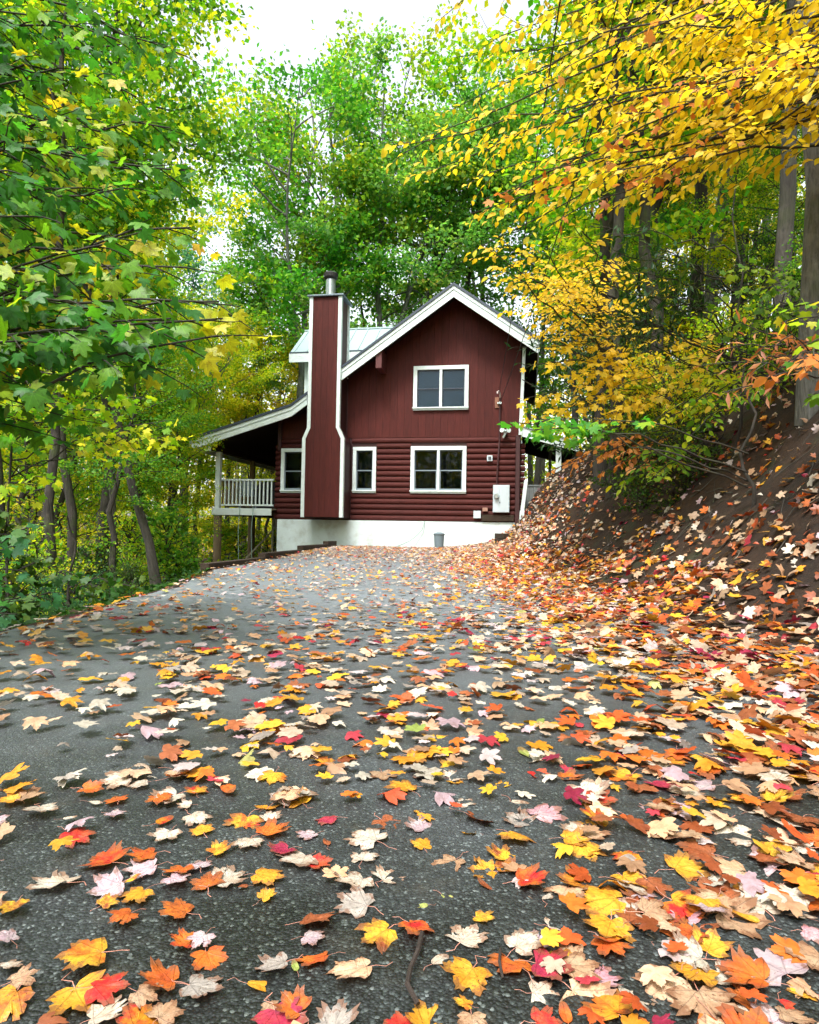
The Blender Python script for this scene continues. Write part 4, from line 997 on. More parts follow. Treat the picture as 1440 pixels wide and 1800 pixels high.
# ---------------------------------------------------------------- near trees built branch by branch
def branch_tree(name, label, base_xy, targets, kind, mat, bark, seed, leafsize, twigs=30, per=16, twig_len=.7, trunk_h=None, r0=.1, group=None, cat='tree', hang=.3, start=.35, tone_fn=None, rb=.02, hi=False, fan=1.0, droop=(-.35, -.1)):
    r = np.random.default_rng(seed); bx_, by_ = base_xy; bz = float(height(bx_, by_)) - .1
    top = max(t_[2] for t_ in targets); th = trunk_h or top - bz + .6
    tr = np.array([(bx_ + .05 * math.sin(q * 1.3), by_ + .05 * math.cos(q * 1.7), bz + th * q / 9) for q in range(10)])
    tubes = [(tr, np.linspace(r0 * 1.2, r0 * .4, 10), 9)]; pos, tip, nrm, tone = [], [], [], []
    for tg in targets:
        tg = np.array(tg, float); D = math.hypot(tg[0] - bx_, tg[1] - by_)
        z0 = np.clip(tg[2] + D * r.uniform(*droop), bz + .25, bz + th * .98)
        p0 = np.array([bx_, by_, z0]); n = 12; mid = (p0 + tg) / 2 + np.array([r.normal(0, .12), r.normal(0, .12), D * (r.uniform(.06, .14) if droop[1] < 0 else r.uniform(.0, .05))])
        t_ = np.linspace(0, 1, n)[:, None]; br = (1 - t_)**2 * p0 + 2 * t_ * (1 - t_) * mid + t_**2 * tg
        br[1:-1] += r.normal(0, .025, (n - 2, 3)); Lb = np.linalg.norm(np.diff(br, axis=0), axis=1).sum()
        tubes.append((br, np.linspace(rb, .004, n), 5))
        btone = r.random()
        for k_ in range(twigs):
            f_ = start + (1 - start) * (k_ + r.uniform(0, 1)) / twigs; i_ = min(f_ * (n - 1), n - 1.001); a = br[int(i_)] + (br[int(i_) + 1] - br[int(i_)]) * (i_ % 1)
            dd = br[min(int(i_) + 1, n - 1)] - br[int(i_)]; dd /= np.linalg.norm(dd)
            side = np.cross(dd, (0, 0, 1)); side /= np.linalg.norm(side) + 1e-6
            sg = 1 if k_ % 2 else -1; L = twig_len * (1.15 - .75 * (f_ - start) / (1 - start)) * r.uniform(.6, 1.15)
            if k_ == twigs - 1: d_ = dd
            else: d_ = dd * .9 + side * sg * .85 * fan + np.array([0, 0, r.uniform(-.25, .10) - hang * .3])
            tw_ = curve(a, d_, L, r, .16, -hang, 5); tubes.append((tw_, np.linspace(.0045, .0018, 6), 3))
            m_ = max(2, int(per * L / twig_len))
            for q in range(m_):
                g_ = (q + .6) / m_ * 5; g0 = min(int(g_), 4); p_ = tw_[g0] + (tw_[g0 + 1] - tw_[g0]) * (g_ - g0)
                td = tw_[g0 + 1] - tw_[g0]; td = td / (np.linalg.norm(td) + 1e-6); sd_ = np.cross(td, (0, 0, 1)) * (1 if q % 2 else -1)
                if kind == 'oval': tp = td * .7 + sd_ * .8 + np.array([0, 0, -.35]) + r.normal(0, .18, 3); nn = np.array([0, -.25, 1]) + r.normal(0, .55, 3)
                elif kind == 'lance': tp = td * .5 + r.normal(0, .7, 3) + np.array([0, 0, .0]); nn = np.array([0, 0, 1]) + r.normal(0, .4, 3)
                else: tp = td * .45 + sd_ * .5 + np.array([0, 0, -hang * 1.6]) + r.normal(0, .35, 3); nn = np.array([0, -.5, .8]) + r.normal(0, .65, 3); p_ = p_ + tp / np.linalg.norm(tp) * .03
                pos.append(p_); tip.append(tp); nrm.append(nn); tone.append(np.clip(btone * .45 + r.random() * .6, 0, 1))
    pos, tip, nrm, tone = map(np.array, (pos, tip, nrm, tone)); N = len(pos)
    if tone_fn is not None: tone = tone_fn(pos, tone, r)
    size = leafsize * r.uniform(.6, 1.2, N)
    if kind == 'maple':
        T_ = MAPLE_HI if hi else MAPLE_LO
        co = np.concatenate([np.tile(tm[0] * np.array([1, 1, 0]), (len(pos[q::len(T_)]), 1)) for q, tm in enumerate(T_)])
        parts = [place(tm, pos[q::len(T_)], tip[q::len(T_)], nrm[q::len(T_)], size[q::len(T_)], tone[q::len(T_)]) for q, tm in enumerate(T_)]
    else: parts = [place((OVAL_V, OVAL_F) if kind == 'oval' else (LANCE_V, LANCE_F), pos, tip, nrm, size, tone)]; co = None
    root = empty(name, (0, 0, 0)); root.location = (bx_, by_, bz)
    wv = wood_mesh('trunk' if cat == 'tree' else 'stem', tubes, bark); lm = leaves_mesh('crown' if cat == 'tree' else 'foliage', parts, mat, co)
    for me_ in (wv, lm):
        me_.transform(Matrix.Translation((-bx_, -by_, -bz))); obj(me_.name.split('.')[0], me_, root)
    tag(root, label, cat, group); return root

# green maple whose low branches hang into the upper left
LM = [(330,100,4.6),(210,70,3.8),(110,40,3.4),(300,225,3.8),(325,300,3.4),(335,400,3.1),(330,470,2.9),(345,530,2.7),(300,560,2.7),(240,590,2.7),(170,580,2.6),(90,580,2.5),
      (20,600,2.5),(250,470,2.8),(180,430,2.7),(110,450,2.6),(50,380,2.6),(140,330,3.0),(220,330,3.2),(70,260,3.0),(160,210,3.4),(240,170,3.8),(40,140,3.0),(100,120,3.6),(180,280,3.3),(280,400,3.3),(60,500,2.6),(10,300,2.6),(210,540,3.2),(120,520,3.2),(20,40,3.4),(270,300,3.6),(383,590,2.6),(392,560,2.65),(385,530,2.7)]
GNEAR = leaf_mat('leaf_maple_green', [(0, (0.012, 0.10, 0.012)), (0.40, (0.03, 0.20, 0.022)), (0.66, (0.12, 0.33, 0.015)), (0.85, (0.42, 0.46, 0.02)), (1, (0.70, 0.42, 0.04))], transl=0.5, boost=1.7, spec=0.5, veins=True)
branch_tree('maple_tree', 'green maple hanging its low branches into the upper left beside the driveway', (-3.6, 3.0), [at(*t_) for t_ in LM], 'maple', GNEAR, BK_D, 7, .070, twigs=16, per=8, twig_len=.55, r0=.14, hang=.35, start=.42, hi=False, rb=.014,
            tone_fn=lambda p, t, r: np.where((p[:, 0] / p[:, 1] > -.325) & (p[:, 2] < 2.0), .76 + .14 * t, t))
# golden beech-like tree over the right half
RB = [(700,275,6.0),(735,250,5.6),(760,300,6.2),(830,375,5.8),(800,190,6.6),(860,70,6),(785,25,7),(960,20,5.5),(900,140,6),(950,300,5.2),(880,470,6.5),(850,430,6.6),(930,570,7.4),(885,530,7.6),(990,500,7),(1010,400,6),(1080,300,5),
      (1100,200,5),(1150,60,5),(1250,150,4.5),(1350,80,4.5),(1400,120,4.2),(1300,180,5),(1200,240,5.5),(960,200,5),(1050,100,5.5),(1030,440,7),(1330,20,5),(870,250,5.8),(840,310,5.6),(905,360,5.8),(940,440,6.4),(1000,250,5.6),(1160,150,5.6),(1230,40,5.4),(930,90,5.2),(1090,350,6.2),(1410,60,5.0)]
branch_tree('beech_tree', 'golden yellow beech reaching long flat leafy branches over the right half of the driveway', (4.9, 5.4), [at(*t_) for t_ in RB if t_[1] < 380 or t_[0] < 860], 'oval', YE, BK_D, 21, .092, twigs=17, per=14, twig_len=.72, trunk_h=9.5, r0=.16, hang=.12, start=.34, rb=.02, droop=(.15, .45))
OM = [(1010,110,5.0),(1090,200,5.2),(960,400,5.6),(900,330,5.6),(1190,170,5.4),(1280,200,5.2),(1060,340,5.8),(850,350,6)]
branch_tree('red_maple_tree', 'rusty orange maple twigs threaded through the golden branches at upper right', (4.3, 4.0), [at(*t_) for t_ in OM], 'maple', OR, BK_D, 33, .072, twigs=6, per=4, twig_len=.4, trunk_h=6.5, r0=.09, hang=.4, start=.6, droop=(.1, .35), rb=.012)

branch_tree('birch_tree', 'golden tree whose low flat branches reach over the right slope of the gable', (3.2, 10.2), [at(*t_) for t_ in RB if t_[1] >= 380 and not (t_[1] > 500 and t_[0] < 940)] + [at(880, 420, 8), at(915, 480, 8), at(950, 520, 8), at(960, 560, 8.6), at(1010, 470, 9)], 'oval', YE, BK_D, 22, .092, twigs=15, per=13, twig_len=.75, trunk_h=7.5, r0=.11, hang=.15, start=.3, rb=.018, droop=(-.15, .25))
# saplings leaning off the bank
def sap(label, base, tg, kind, mat, seed, ls, tw=8, per=6, tl=.35, hang=.25, start=.45, name='sapling', cat='sapling'):
    return branch_tree(name, label, base, [at(*t_) for t_ in tg], kind, mat, BK_D, seed, ls, twigs=tw, per=per, twig_len=tl, r0=.016, hang=hang, start=start, rb=.009, cat=cat, group='saplings leaning off the bank')
sap('yellow leaved sapling hiding the right corner of the house', (4.6, 9.3), [(925,700,8.6),(940,640,8.6),(960,610,8.8),(930,730,8.4),(985,660,8.5),(1010,720,8.4),(990,600,8.8),(1040,650,8.5),(1000,760,8.2),(1060,720,8.4)], 'maple', YE, 41, .085, tw=12, per=7, tl=.5)
sap('bright green maple sprig above the lean-to porch roof', (2.9, 5.6), [(905,742,5.2),(940,755,5.1),(950,735,5.2),(1000,735,5.2)], 'maple', G2, 42, .08, tw=8, per=5, tl=.24, start=.66)
sap('rust orange sapling on the bank right of the lean-to porch', (3.9, 8.2), [(1030,800,7.8),(1060,780,7.8),(1090,800,7.6),(1110,825,7.4),(1060,830,7.6),(960,830,7.8),(1000,812,7.9)], 'oval', OR, 43, .10, tw=7, per=6, tl=.28, start=.6)
sap('golden maple sapling in the middle of the hillside', (4.6, 8.0), [(1100,590,7.8),(1130,620,7.6),(1110,650,7.6),(1180,640,7.4),(1190,590,7.5),(1080,680,7.6),(1150,700,7.5)], 'maple', YE, 44, .07, tw=7, per=5, tl=.4)
sap('olive gold sapling leaning over the bare soil', (4.1, 6.9), [(1180,730,6.4),(1230,700,6.3),(1150,740,6.4),(1250,660,6.4),(1210,770,6.2),(1290,700,6.0)], 'oval', YG, 45, .085, tw=8, per=7, tl=.35)
sap('brown leaved sapling drooping left of the big right trunk', (3.7, 4.9), [(1250,640,4.6),(1290,610,4.6),(1330,650,4.4),(1270,690,4.4),(1370,600,4.4),(1310,570,4.8)], 'lance', leaf_mat('leaf_brown', [(0, (0.12, .06, .02)), (.6, (.38, .20, .07)), (1, (.50, .34, .14))]), 46, .12, tw=7, per=6, tl=.3, start=.5)
sap('fresh green sapling at the right edge above the soil bank', (4.0, 4.6), [(1400,560,4.4),(1380,640,4.3),(1430,600,4.2),(1420,700,4.1),(1370,530,4.5)], 'maple', G2, 47, .075, tw=7, per=5, tl=.3, start=.5)
sap('pink orange sprig beside the big right trunk', (3.9, 4.7), [(1395,640,3.9),(1360,660,4.0),(1430,625,3.8)], 'oval', OR, 48, .10, tw=5, per=4, tl=.25, start=.7)
sap('green low sapling with dark leaves on the bank rim', (3.6, 7.6), [(1100,830,7.0),(1130,800,6.9),(1150,840,6.7),(1080,850,7.0),(1180,790,6.6)], 'oval', G1, 49, .09, tw=8, per=7, tl=.35, start=.5)
sap('light green sapling halfway between the trunks', (5.2, 7.5), [(1270,520,7.0),(1300,560,6.9),(1330,500,7.0),(1250,590,7.0),(1290,470,7.2)], 'maple', G2, 50, .075, tw=9, per=6, tl=.45)
sap('yellow sapling drooping over the hillside beside the dark trunk', (4.4, 9.8), [(1010,560,9),(1040,600,9),(1060,540,9),(1090,490,9),(1000,620,9.2)], 'oval', YE, 51, .085, tw=10, per=8, tl=.5)
sap('dark glossy rhododendron hanging beside the right eave', (5.3, 14.0), [(905,610,14.6),(930,600,14.4),(960,590,14.2),(945,640,14.3),(985,570,14.2),(920,640,14.6),(975,640,14)], 'lance', DK, 60, .20, tw=9, per=8, tl=.5, name='rhododendron')
sap('dark evergreen shrub hanging over the golden branches beside the dark trunk', (3.7, 7.4), [(1000,545,7.2),(1040,500,7.0),(1040,590,7.0),(1075,560,6.8),(1080,440,7.0),(1110,480,6.8),(1130,420,7),(1050,400,7.2),(1115,560,6.8),(1150,520,6.6)], 'lance', DK, 61, .13, tw=10, per=8, tl=.45, name='rhododendron')
# left woods: nearer golden-green sapling whose leaves read one by one
sap('golden green sapling spreading over the driveway edge at the left', (-4.4, 7.2), [(150,620,6.4),(210,650,6.5),(250,700,6.8),(290,740,7),(180,720,6.6),(100,660,6.3),(260,640,7.0),(320,770,7.6),(230,780,7),(120,560,6.4)], 'maple', YG, 52, .085, tw=10, per=7, tl=.5)
sap('yellow sapling behind the hanging green maple branches', (-5.4, 7.4), [(60,640,6.6),(100,700,6.6),(20,700,6.4),(60,760,6.5),(130,640,6.9),(20,580,6.4),(80,840,6.6)], 'maple', YG, 53, .085, tw=10, per=7, tl=.5)
sap('blue green sapling low at the left edge of the driveway', (-3.6, 4.6), [(20,960,4.2),(60,990,4.3),(10,1030,4.0),(50,940,4.5),(90,1040,4.5),(30,1080,3.9)], 'maple', GB, 54, .075, tw=6, per=5, tl=.25, start=.4)
sap('dark green sapling low beside the middle of the left driveway edge', (-3.6, 7.0), [(130,1010,6.6),(170,1030,6.6),(210,1020,6.9),(100,1060,6.2),(240,1030,7.2)], 'maple', G0, 55, .07, tw=7, per=6, tl=.35, start=.4)

# far-off wood that reads as one mass
def far_wood():
    r = np.random.default_rng(77); parts = []
    N = 2100; ang = r.uniform(-1.15, 1.25, N); D = r.uniform(38, 75, N); ang[1500:] = r.uniform(1.6, 4.7, 600); D[1500:] = r.uniform(12, 26, 600)  # rear clumps: surrounding wood out of view, added to darken window reflections
    cxs, cys = np.sin(ang) * D, np.cos(ang) * D
    gz = height(cxs, cys)
    hmax = np.where(np.abs(ang + .02) < .28, 10, 15)
    hmax = np.where(ang > .35, 20, hmax); hmax = np.where(ang > 1.5, 11, hmax)
    cz = gz + r.uniform(0.02, 1, N) * hmax
    per = 110; n = N * per
    cen = np.repeat(np.column_stack([cxs, cys, cz]), per, 0)
    pos = cen + r.normal(0, 1, (n, 3)) * np.array([1.5, 1.5, .75])
    tip = r.normal(0, 1, (n, 3)); nrm = r.normal(0, .7, (n, 3)); nrm[:, 2] += .6
    tone = np.clip(np.repeat(r.random(N), per) * .7 + r.random(n) * .35, 0, 1)
    parts = [place((RHOMB_V, RHOMB_F), pos, tip, nrm, .30 * r.uniform(.6, 1.3, n), tone)]
    tubes = []
    for q in range(140):
        a_ = r.uniform(-1.1, 1.2); D_ = r.uniform(32, 60); x_, y_ = math.sin(a_) * D_, math.cos(a_) * D_; z_ = float(height(x_, y_)); h_ = r.uniform(9, 15)
        tubes.append((np.array([(x_, y_, z_ - .3), (x_ + r.normal(0, .3), y_, z_ + h_ * .5), (x_ + r.normal(0, .6), y_, z_ + h_)]), np.array([.2, .15, .05]), 6))
    o = obj('far_wood', leaves_mesh('far_wood', parts, YG)); tag(o, kind='stuff')
    o2 = obj('far_trunks', wood_mesh('far_trunks', tubes, BK_M)); tag(o2, kind='stuff')
far_wood()
# ground cover on the shaded slope left of the driveway and on the hillside
def ground_cover():
    r = np.random.default_rng(88); n = 26000
    yv = 3 + 22 * r.random(n) ** 1.1; left = r.random(n) < .6
    xv = np.where(left, edge_x(yv) - .10 - 9 * r.random(n) ** 1.8, foot_x(yv) + 2.6 + 7 * r.random(n))
    cl = np.sin(xv * 2.1 + yv) * np.sin(yv * 1.7 - xv) > -.45
    xv, yv = xv[cl], yv[cl]; n = len(xv)
    pos = np.column_stack([xv, yv, height(xv, yv) + .04 + .25 * r.random(n) ** 2 * sstep(0.2, .8, np.abs(xv - edge_x(yv)))])
    tip = r.normal(0, 1, (n, 3)); tip[:, 2] = np.abs(tip[:, 2]) * .3; nrm = r.normal(0, .4, (n, 3)); nrm[:, 2] += 1
    parts = [place((OVAL_V, OVAL_F), pos, tip, nrm, .06 * r.uniform(.5, 1.4, n), np.clip(r.random(n) ** 2 * .8, 0, 1))]
    tag(obj('ground_cover', leaves_mesh('ground_cover', parts, G0)), kind='stuff')
ground_cover()
# ---------------------------------------------------------------- fallen leaves
COLS = {  # name -> (base colour, second colour it blends into)
 'cream': ((0.52, 0.48, 0.40), (0.46, 0.36, 0.27)), 'lilac': ((0.46, 0.33, 0.37), (0.50, 0.42, 0.42)), 'yellow': ((0.64, 0.38, 0.03), (0.60, 0.27, 0.03)),
 'golden': ((0.62, 0.26, 0.02), (0.62, 0.34, 0.035)), 'orange': ((0.56, 0.14, 0.02), (0.48, 0.085, 0.02)), 'scarlet': ((0.48, 0.02, 0.02), (0.52, 0.08, 0.03)),
 'magenta': ((0.30, 0.02, 0.06), (0.42, 0.04, 0.06)), 'russet': ((0.24, 0.06, 0.02), (0.32, 0.10, 0.04)), 'tan': ((0.36, 0.21, 0.12), (0.44, 0.30, 0.19)),
 'beige': ((0.30, 0.26, 0.23), (0.40, 0.36, 0.32)), 'olive': ((0.22, 0.28, 0.06), (0.36, 0.36, 0.12)), 'peach': ((0.56, 0.33, 0.19), (0.60, 0.42, 0.28)), 'rose': ((0.50, 0.24, 0.28), (0.54, 0.38, 0.40))}
CODE = {'W': 'cream', 'P': 'lilac', 'Y': 'yellow', 'G': 'golden', 'O': 'orange', 'R': 'scarlet', 'M': 'magenta', 'B': 'russet', 'T': 'tan', 'E': 'beige', 'V': 'olive', 'K': 'rose'}
def fallen_mat(per_object):
    m_, nt_, n, l = newmat('fallen_leaf' if per_object else 'leaf_litter'); b = n['Principled BSDF']; out = n['Material Output']
    uv = n.new('ShaderNodeAttribute'); uv.attribute_name = 'leafco'
    if per_object:
        c1 = n.new('ShaderNodeAttribute'); c1.attribute_type = 'OBJECT'; c1.attribute_name = 'tint_a'
        c2 = n.new('ShaderNodeAttribute'); c2.attribute_type = 'OBJECT'; c2.attribute_name = 'tint_b'
        oi = n.new('ShaderNodeObjectInfo'); ad = n.new('ShaderNodeVectorMath'); ad.operation = 'ADD'
        cb = n.new('ShaderNodeCombineXYZ'); mm = n.new('ShaderNodeMath'); mm.operation = 'MULTIPLY'; mm.inputs[1].default_value = 50
        l.new(oi.outputs['Random'], mm.inputs[0]); l.new(mm.outputs[0], cb.inputs[0]); l.new(mm.outputs[0], cb.inputs[2])
        l.new(uv.outputs['Vector'], ad.inputs[0]); l.new(cb.outputs[0], ad.inputs[1]); P = ad.outputs[0]
        t = noise(n, l, 1.6, 4, .6, P); r = ramp(n, [(.42, (0, 0, 0)), (.62, (1, 1, 1))]); l.new(t.outputs[0], r.inputs[0])
        c = mixc(n, l, c1.outputs['Color'], c2.outputs['Color'], r.outputs[0])
        t2 = noise(n, l, 7, 3, .6, P); r2 = ramp(n, [(.30, (.55,)*3), (.5, (1, 1, 1)), (.8, (1.12,)*3)]); l.new(t2.outputs[0], r2.inputs[0]); c = mixc(n, l, c, r2.outputs[0], .8, 'MULTIPLY')
        t3 = noise(n, l, 16, 2, .5, P); r3 = ramp(n, [(.68, (0, 0, 0)), (.72, (1, 1, 1))]); l.new(t3.outputs[0], r3.inputs[0]); c = mixc(n, l, c, (.05, .02, .01), r3.outputs[0])
        le = n.new('ShaderNodeVectorMath'); le.operation = 'DISTANCE'; le.inputs[1].default_value = (0, .25, 0); l.new(uv.outputs['Vector'], le.inputs[0])
        ea = n.new('ShaderNodeMath'); ea.operation = 'MULTIPLY_ADD'; ea.inputs[1].default_value = .9; l.new(t2.outputs[0], ea.inputs[0]); l.new(le.outputs['Value'], ea.inputs[2])
        re_ = ramp(n, [(.88, (0, 0, 0)), (1.0, (.75,)*3)]); l.new(ea.outputs[0], re_.inputs[0]); c = mixc(n, l, c, (.16, .065, .03), re_.outputs[0])
        # veins: thin lines along the lobes
        sp = n.new('ShaderNodeSeparateXYZ'); l.new(uv.outputs['Vector'], sp.inputs[0])
        at2 = n.new('ShaderNodeMath'); at2.operation = 'ARCTAN2'
        ab = n.new('ShaderNodeMath'); ab.operation = 'ABSOLUTE'; l.new(sp.outputs[0], ab.inputs[0]); l.new(ab.outputs[0], at2.inputs[0]); l.new(sp.outputs[1], at2.inputs[1])
        ln_ = n.new('ShaderNodeVectorMath'); ln_.operation = 'LENGTH'; l.new(uv.outputs['Vector'], ln_.inputs[0])
        prev = None
        for ang_ in (0.0, 0.74, 1.5):
            s_ = n.new('ShaderNodeMath'); s_.operation = 'SUBTRACT'; s_.inputs[1].default_value = ang_; l.new(at2.outputs[0], s_.inputs[0])
            a2 = n.new('ShaderNodeMath'); a2.operation = 'ABSOLUTE'; l.new(s_.outputs[0], a2.inputs[0])
            m2 = n.new('ShaderNodeMath'); m2.operation = 'MULTIPLY'; l.new(a2.outputs[0], m2.inputs[0]); l.new(ln_.outputs['Value'], m2.inputs[1])
            if prev is None: prev = m2
            else:
                mn = n.new('ShaderNodeMath'); mn.operation = 'MINIMUM'; l.new(prev.outputs[0], mn.inputs[0]); l.new(m2.outputs[0], mn.inputs[1]); prev = mn
        rv = ramp(n, [(.006, (.62,)*3), (.020, (1, 1, 1))]); l.new(prev.outputs[0], rv.inputs[0]); c = mixc(n, l, c, rv.outputs[0], .8, 'MULTIPLY')
        bp = n.new('ShaderNodeBump'); bp.inputs['Strength'].default_value = .35; bp.inputs['Distance'].default_value = .004
        l.new(rv.outputs[0], bp.inputs['Height'])
        bp2 = n.new('ShaderNodeBump'); bp2.inputs['Strength'].default_value = .35; bp2.inputs['Distance'].default_value = .004; l.new(t2.outputs[0], bp2.inputs['Height']); l.new(bp.outputs[0], bp2.inputs['Normal']); l.new(bp2.outputs[0], b.inputs['Normal'])
    else:
        ca = n.new('ShaderNodeAttribute'); ca.attribute_name = 'tint'; c = ca.outputs['Color']
        g_ = n.new('ShaderNodeTexCoord'); t = noise(n, l, 45, 4, .7, g_.outputs['Object']); r = ramp(n, [(.3, (.62, .55, .5)), (.55, (1, 1, 1)), (.8, (1.1,)*3)]); l.new(t.outputs[0], r.inputs[0])
        c = mixc(n, l, c, r.outputs[0], .9, 'MULTIPLY')
    l.new(c, b.inputs['Base Color']); b.inputs['Roughness'].default_value = .42; b.inputs['Specular IOR Level'].default_value = .4
    tr = n.new('ShaderNodeBsdfTranslucent'); l.new(c, tr.inputs[0]); mx = n.new('ShaderNodeMixShader'); mx.inputs[0].default_value = .15
    l.new(b.outputs[0], mx.inputs[1]); l.new(tr.outputs[0], mx.inputs[2]); l.new(mx.outputs[0], out.inputs['Surface'])
    return m_
FL_OBJ = fallen_mat(True); FL_MASS = fallen_mat(False)
STEM = plain('leaf_stem', (0.50, 0.22, 0.16), rough=.5, var=.2, objvar=.3)

# variants of single leaves, each curled in its own way, with stem
lr = np.random.default_rng(19); LEAFV = []
OUT_OVAL = np.array([(.26 * math.sin(a) * (1 + .12 * math.cos(a)), .5 - .5 * math.cos(a)) for a in np.linspace(0, 2 * math.pi, 22)[:-1]])
for q in range(30):
    oval = q >= 26
    ol = (OUT_OVAL if oval else OUT_HI).copy()
    if not oval:
        ol = ol * np.array([lr.uniform(.85, 1.15), 1]); nz_ = lr.normal(0, .026, ol.shape); nz_[0] = 0; ol = ol + nz_
        if q % 3 == 0: ol = (ol - np.array([0, .2])) * 0.94 + np.array([0, .2])
    V, F = fan_leaf(ol, 0, 0, r=lr, rings=3)
    x, y = V[:, 0], V[:, 1] - .3; R_ = np.hypot(x, y)
    kind_ = ('flat', 'dished', 'arched', 'curled')[q % 4]
    k1 = {'flat': .05, 'dished': .42, 'arched': -.38, 'curled': .6}[kind_] * lr.uniform(.8, 1.3)
    th_ = lr.uniform(0, math.pi); ax_ = x * math.cos(th_) + y * math.sin(th_)
    z = k1 * (ax_**2 if kind_ in ('arched', 'curled') else R_**2) + .06 * np.sin(x * 8 + q) * np.sin(y * 7 + q * 2) + .10 * R_**2 * np.sin(3 * np.arctan2(y, x) + q)
    z -= .05 * np.exp(-(x / .05)**2)
    z -= z.min() if kind_ != 'arched' else z.min()
    co_ = np.column_stack([V[:, 0], V[:, 1], np.zeros(len(V))])
    st = np.array([(0, 0, 0), (lr.normal(0, .03), -.22, .03), (lr.normal(0, .08), -.42, .05), (lr.normal(0, .14), -.6, .01)]); st[:, 2] += z[np.argmin(np.hypot(V[:, 0], V[:, 1]))] * np.array([1, .9, .6, .3])
    sv, sf = tube_arrays(st, [.012, .010, .009, .012], 4)
    verts = np.concatenate([np.column_stack([V[:, 0], V[:, 1], z]), sv]); n0 = len(V)
    faces = [tuple(int(i) for i in f) for f in F] + [tuple(int(i) + n0 for i in f) for f in sf]
    me_ = bpy.data.meshes.new('fallen_leaf'); me_.from_pydata([tuple(map(float, p)) for p in verts], [], faces); me_.update()
    me_.materials.append(FL_OBJ); me_.materials.append(STEM)
    me_.polygons.foreach_set('material_index', np.array([0] * len(F) + [1] * len(sf), np.int32)); me_.polygons.foreach_set('use_smooth', np.ones(len(faces), bool))
    a_ = me_.attributes.new('leafco', 'FLOAT_VECTOR', 'POINT'); a_.data.foreach_set('vector', np.concatenate([co_, np.zeros_like(sv)]).astype(np.float32).ravel())
    LEAFV.append((me_, kind_, oval))

# the leaves one can pick out in the photograph: (photo x, y, colour, width)
PICK = """135,1465,R,70;70,1422,W,65;120,1434,W,32;203,1427,P,42;160,1385,O,55;205,1400,O,50;165,1405,W,35;52,1397,T,60;15,1403,G,45;245,1375,W,40;315,1360,O,50;345,1386,Y,40;400,1384,O,72;310,1322,O,52;
295,1400,W,62;325,1411,W,30;285,1440,G,50;290,1465,W,55;345,1436,W,60;355,1455,G,40;430,1440,Y,60;480,1457,O,68;470,1412,G,50;475,1432,W,48;522,1405,Y,52;575,1437,M,48;540,1465,P,50;435,1480,W,60;385,1490,Y,50;495,1494,M,55;520,1508,W,72;560,1515,R,52;
575,1477,B,44;645,1472,W,88;680,1443,B,55;640,1504,W,52;185,1506,O,75;250,1500,O,62;250,1522,P,68;95,1545,W,98;190,1555,P,75;230,1545,Y,42;240,1568,G,60;190,1580,Y,42;215,1610,O,60;310,1530,O,66;310,1547,P,56;350,1515,P,50;365,1547,O,54;470,1538,G,70;430,1553,B,26;470,1570,Y,42;
310,1596,O,66;620,1550,W,84;625,1585,E,80;680,1536,W,52;20,1592,Y,64;10,1645,P,48;143,1665,T,44;20,1687,W,42;40,1715,T,62;320,1652,O,56;352,1655,P,62;560,1615,B,84;550,1645,P,50;550,1678,O,76;665,1642,Y,82;15,1757,G,95;140,1748,G,104;188,1740,R,84;280,1722,O,84;255,1748,T,62;355,1730,E,84;480,1690,E,72;455,1722,G,82;475,1762,T,36;190,1778,W,86;245,1788,G,74;290,1776,T,64;490,1788,M,92;515,1770,O,66;525,1750,V,28;590,1792,E,96;700,1790,R,64;520,1695,V,36;
790,1346,Y,42;800,1373,G,36;885,1378,Y,32;745,1426,G,42;735,1450,P,48;740,1483,G,46;815,1409,W,48;850,1436,B,84;825,1460,Y,34;900,1415,W,60;960,1430,K,76;1040,1413,Y,50;905,1476,G,76;880,1500,Y,60;850,1526,G,58;1025,1465,W,80;1040,1450,Y,46;1035,1493,G,62;1100,1505,G,66;1120,1436,O,68;1150,1416,K,54;1180,1381,M,48;1230,1376,P,66;1265,1410,Y,46;1170,1511,G,64;1130,1532,P,64;1210,1531,O,60;1180,1466,T,80;
1380,1441,W,80;1300,1476,W,52;1400,1486,W,80;1330,1512,P,104;1345,1552,W,78;1410,1550,G,60;1275,1576,W,62;1055,1582,G,110;1125,1572,P,68;950,1566,W,58;935,1550,O,74;1110,1606,W,76;785,1570,V,42;745,1586,V,32;855,1556,B,42;1080,1652,G,106;1205,1606,K,60;1300,1612,T,112;1245,1626,B,56;735,1625,O,72;820,1642,W,72;850,1610,Y,46;980,1622,W,56;905,1687,O,104;940,1650,P,60;990,1672,T,76;770,1682,W,56;820,1712,G,92;815,1758,Y,46;955,1742,W,66;1060,1716,K,76;1115,1747,W,82;1210,1692,Y,66;1160,1642,W,42;1280,1712,W,76;1350,1692,P,150;1320,1702,B,64;1305,1752,O,64;760,1786,G,112;830,1790,T,62;960,1790,R,62;1085,1776,O,54;1190,1785,O,150;1370,1762,R,54;1330,1790,W,84;1190,1737,Y,42;1420,1680,T,90;1410,1740,Y,60;1400,1600,W,70;1430,1640,K,50;1150,1345,W,50;1190,1335,G,46;1250,1345,O,50;1300,1350,W,44;1350,1365,G,50;1400,1350,T,48;1240,1480,T,60;1360,1400,G,52;1320,1420,W,50"""
lr = np.random.default_rng(23)
cand = []   # x, y, z, size, colour, dense, rank priority
for it in PICK.replace('\n', '').split(';'):
    a, b_, c_, w_ = it.split(','); p_ = ground_at(float(a), float(b_), 0.01); d_ = p_[1]
    s_ = float(w_) / FPX * d_ / 1.28
    cand.append((p_[0], p_[1], s_, CODE[c_], True, (float(a), float(b_))))
picks = np.array([(c[0], c[1], c[2]) for c in cand])

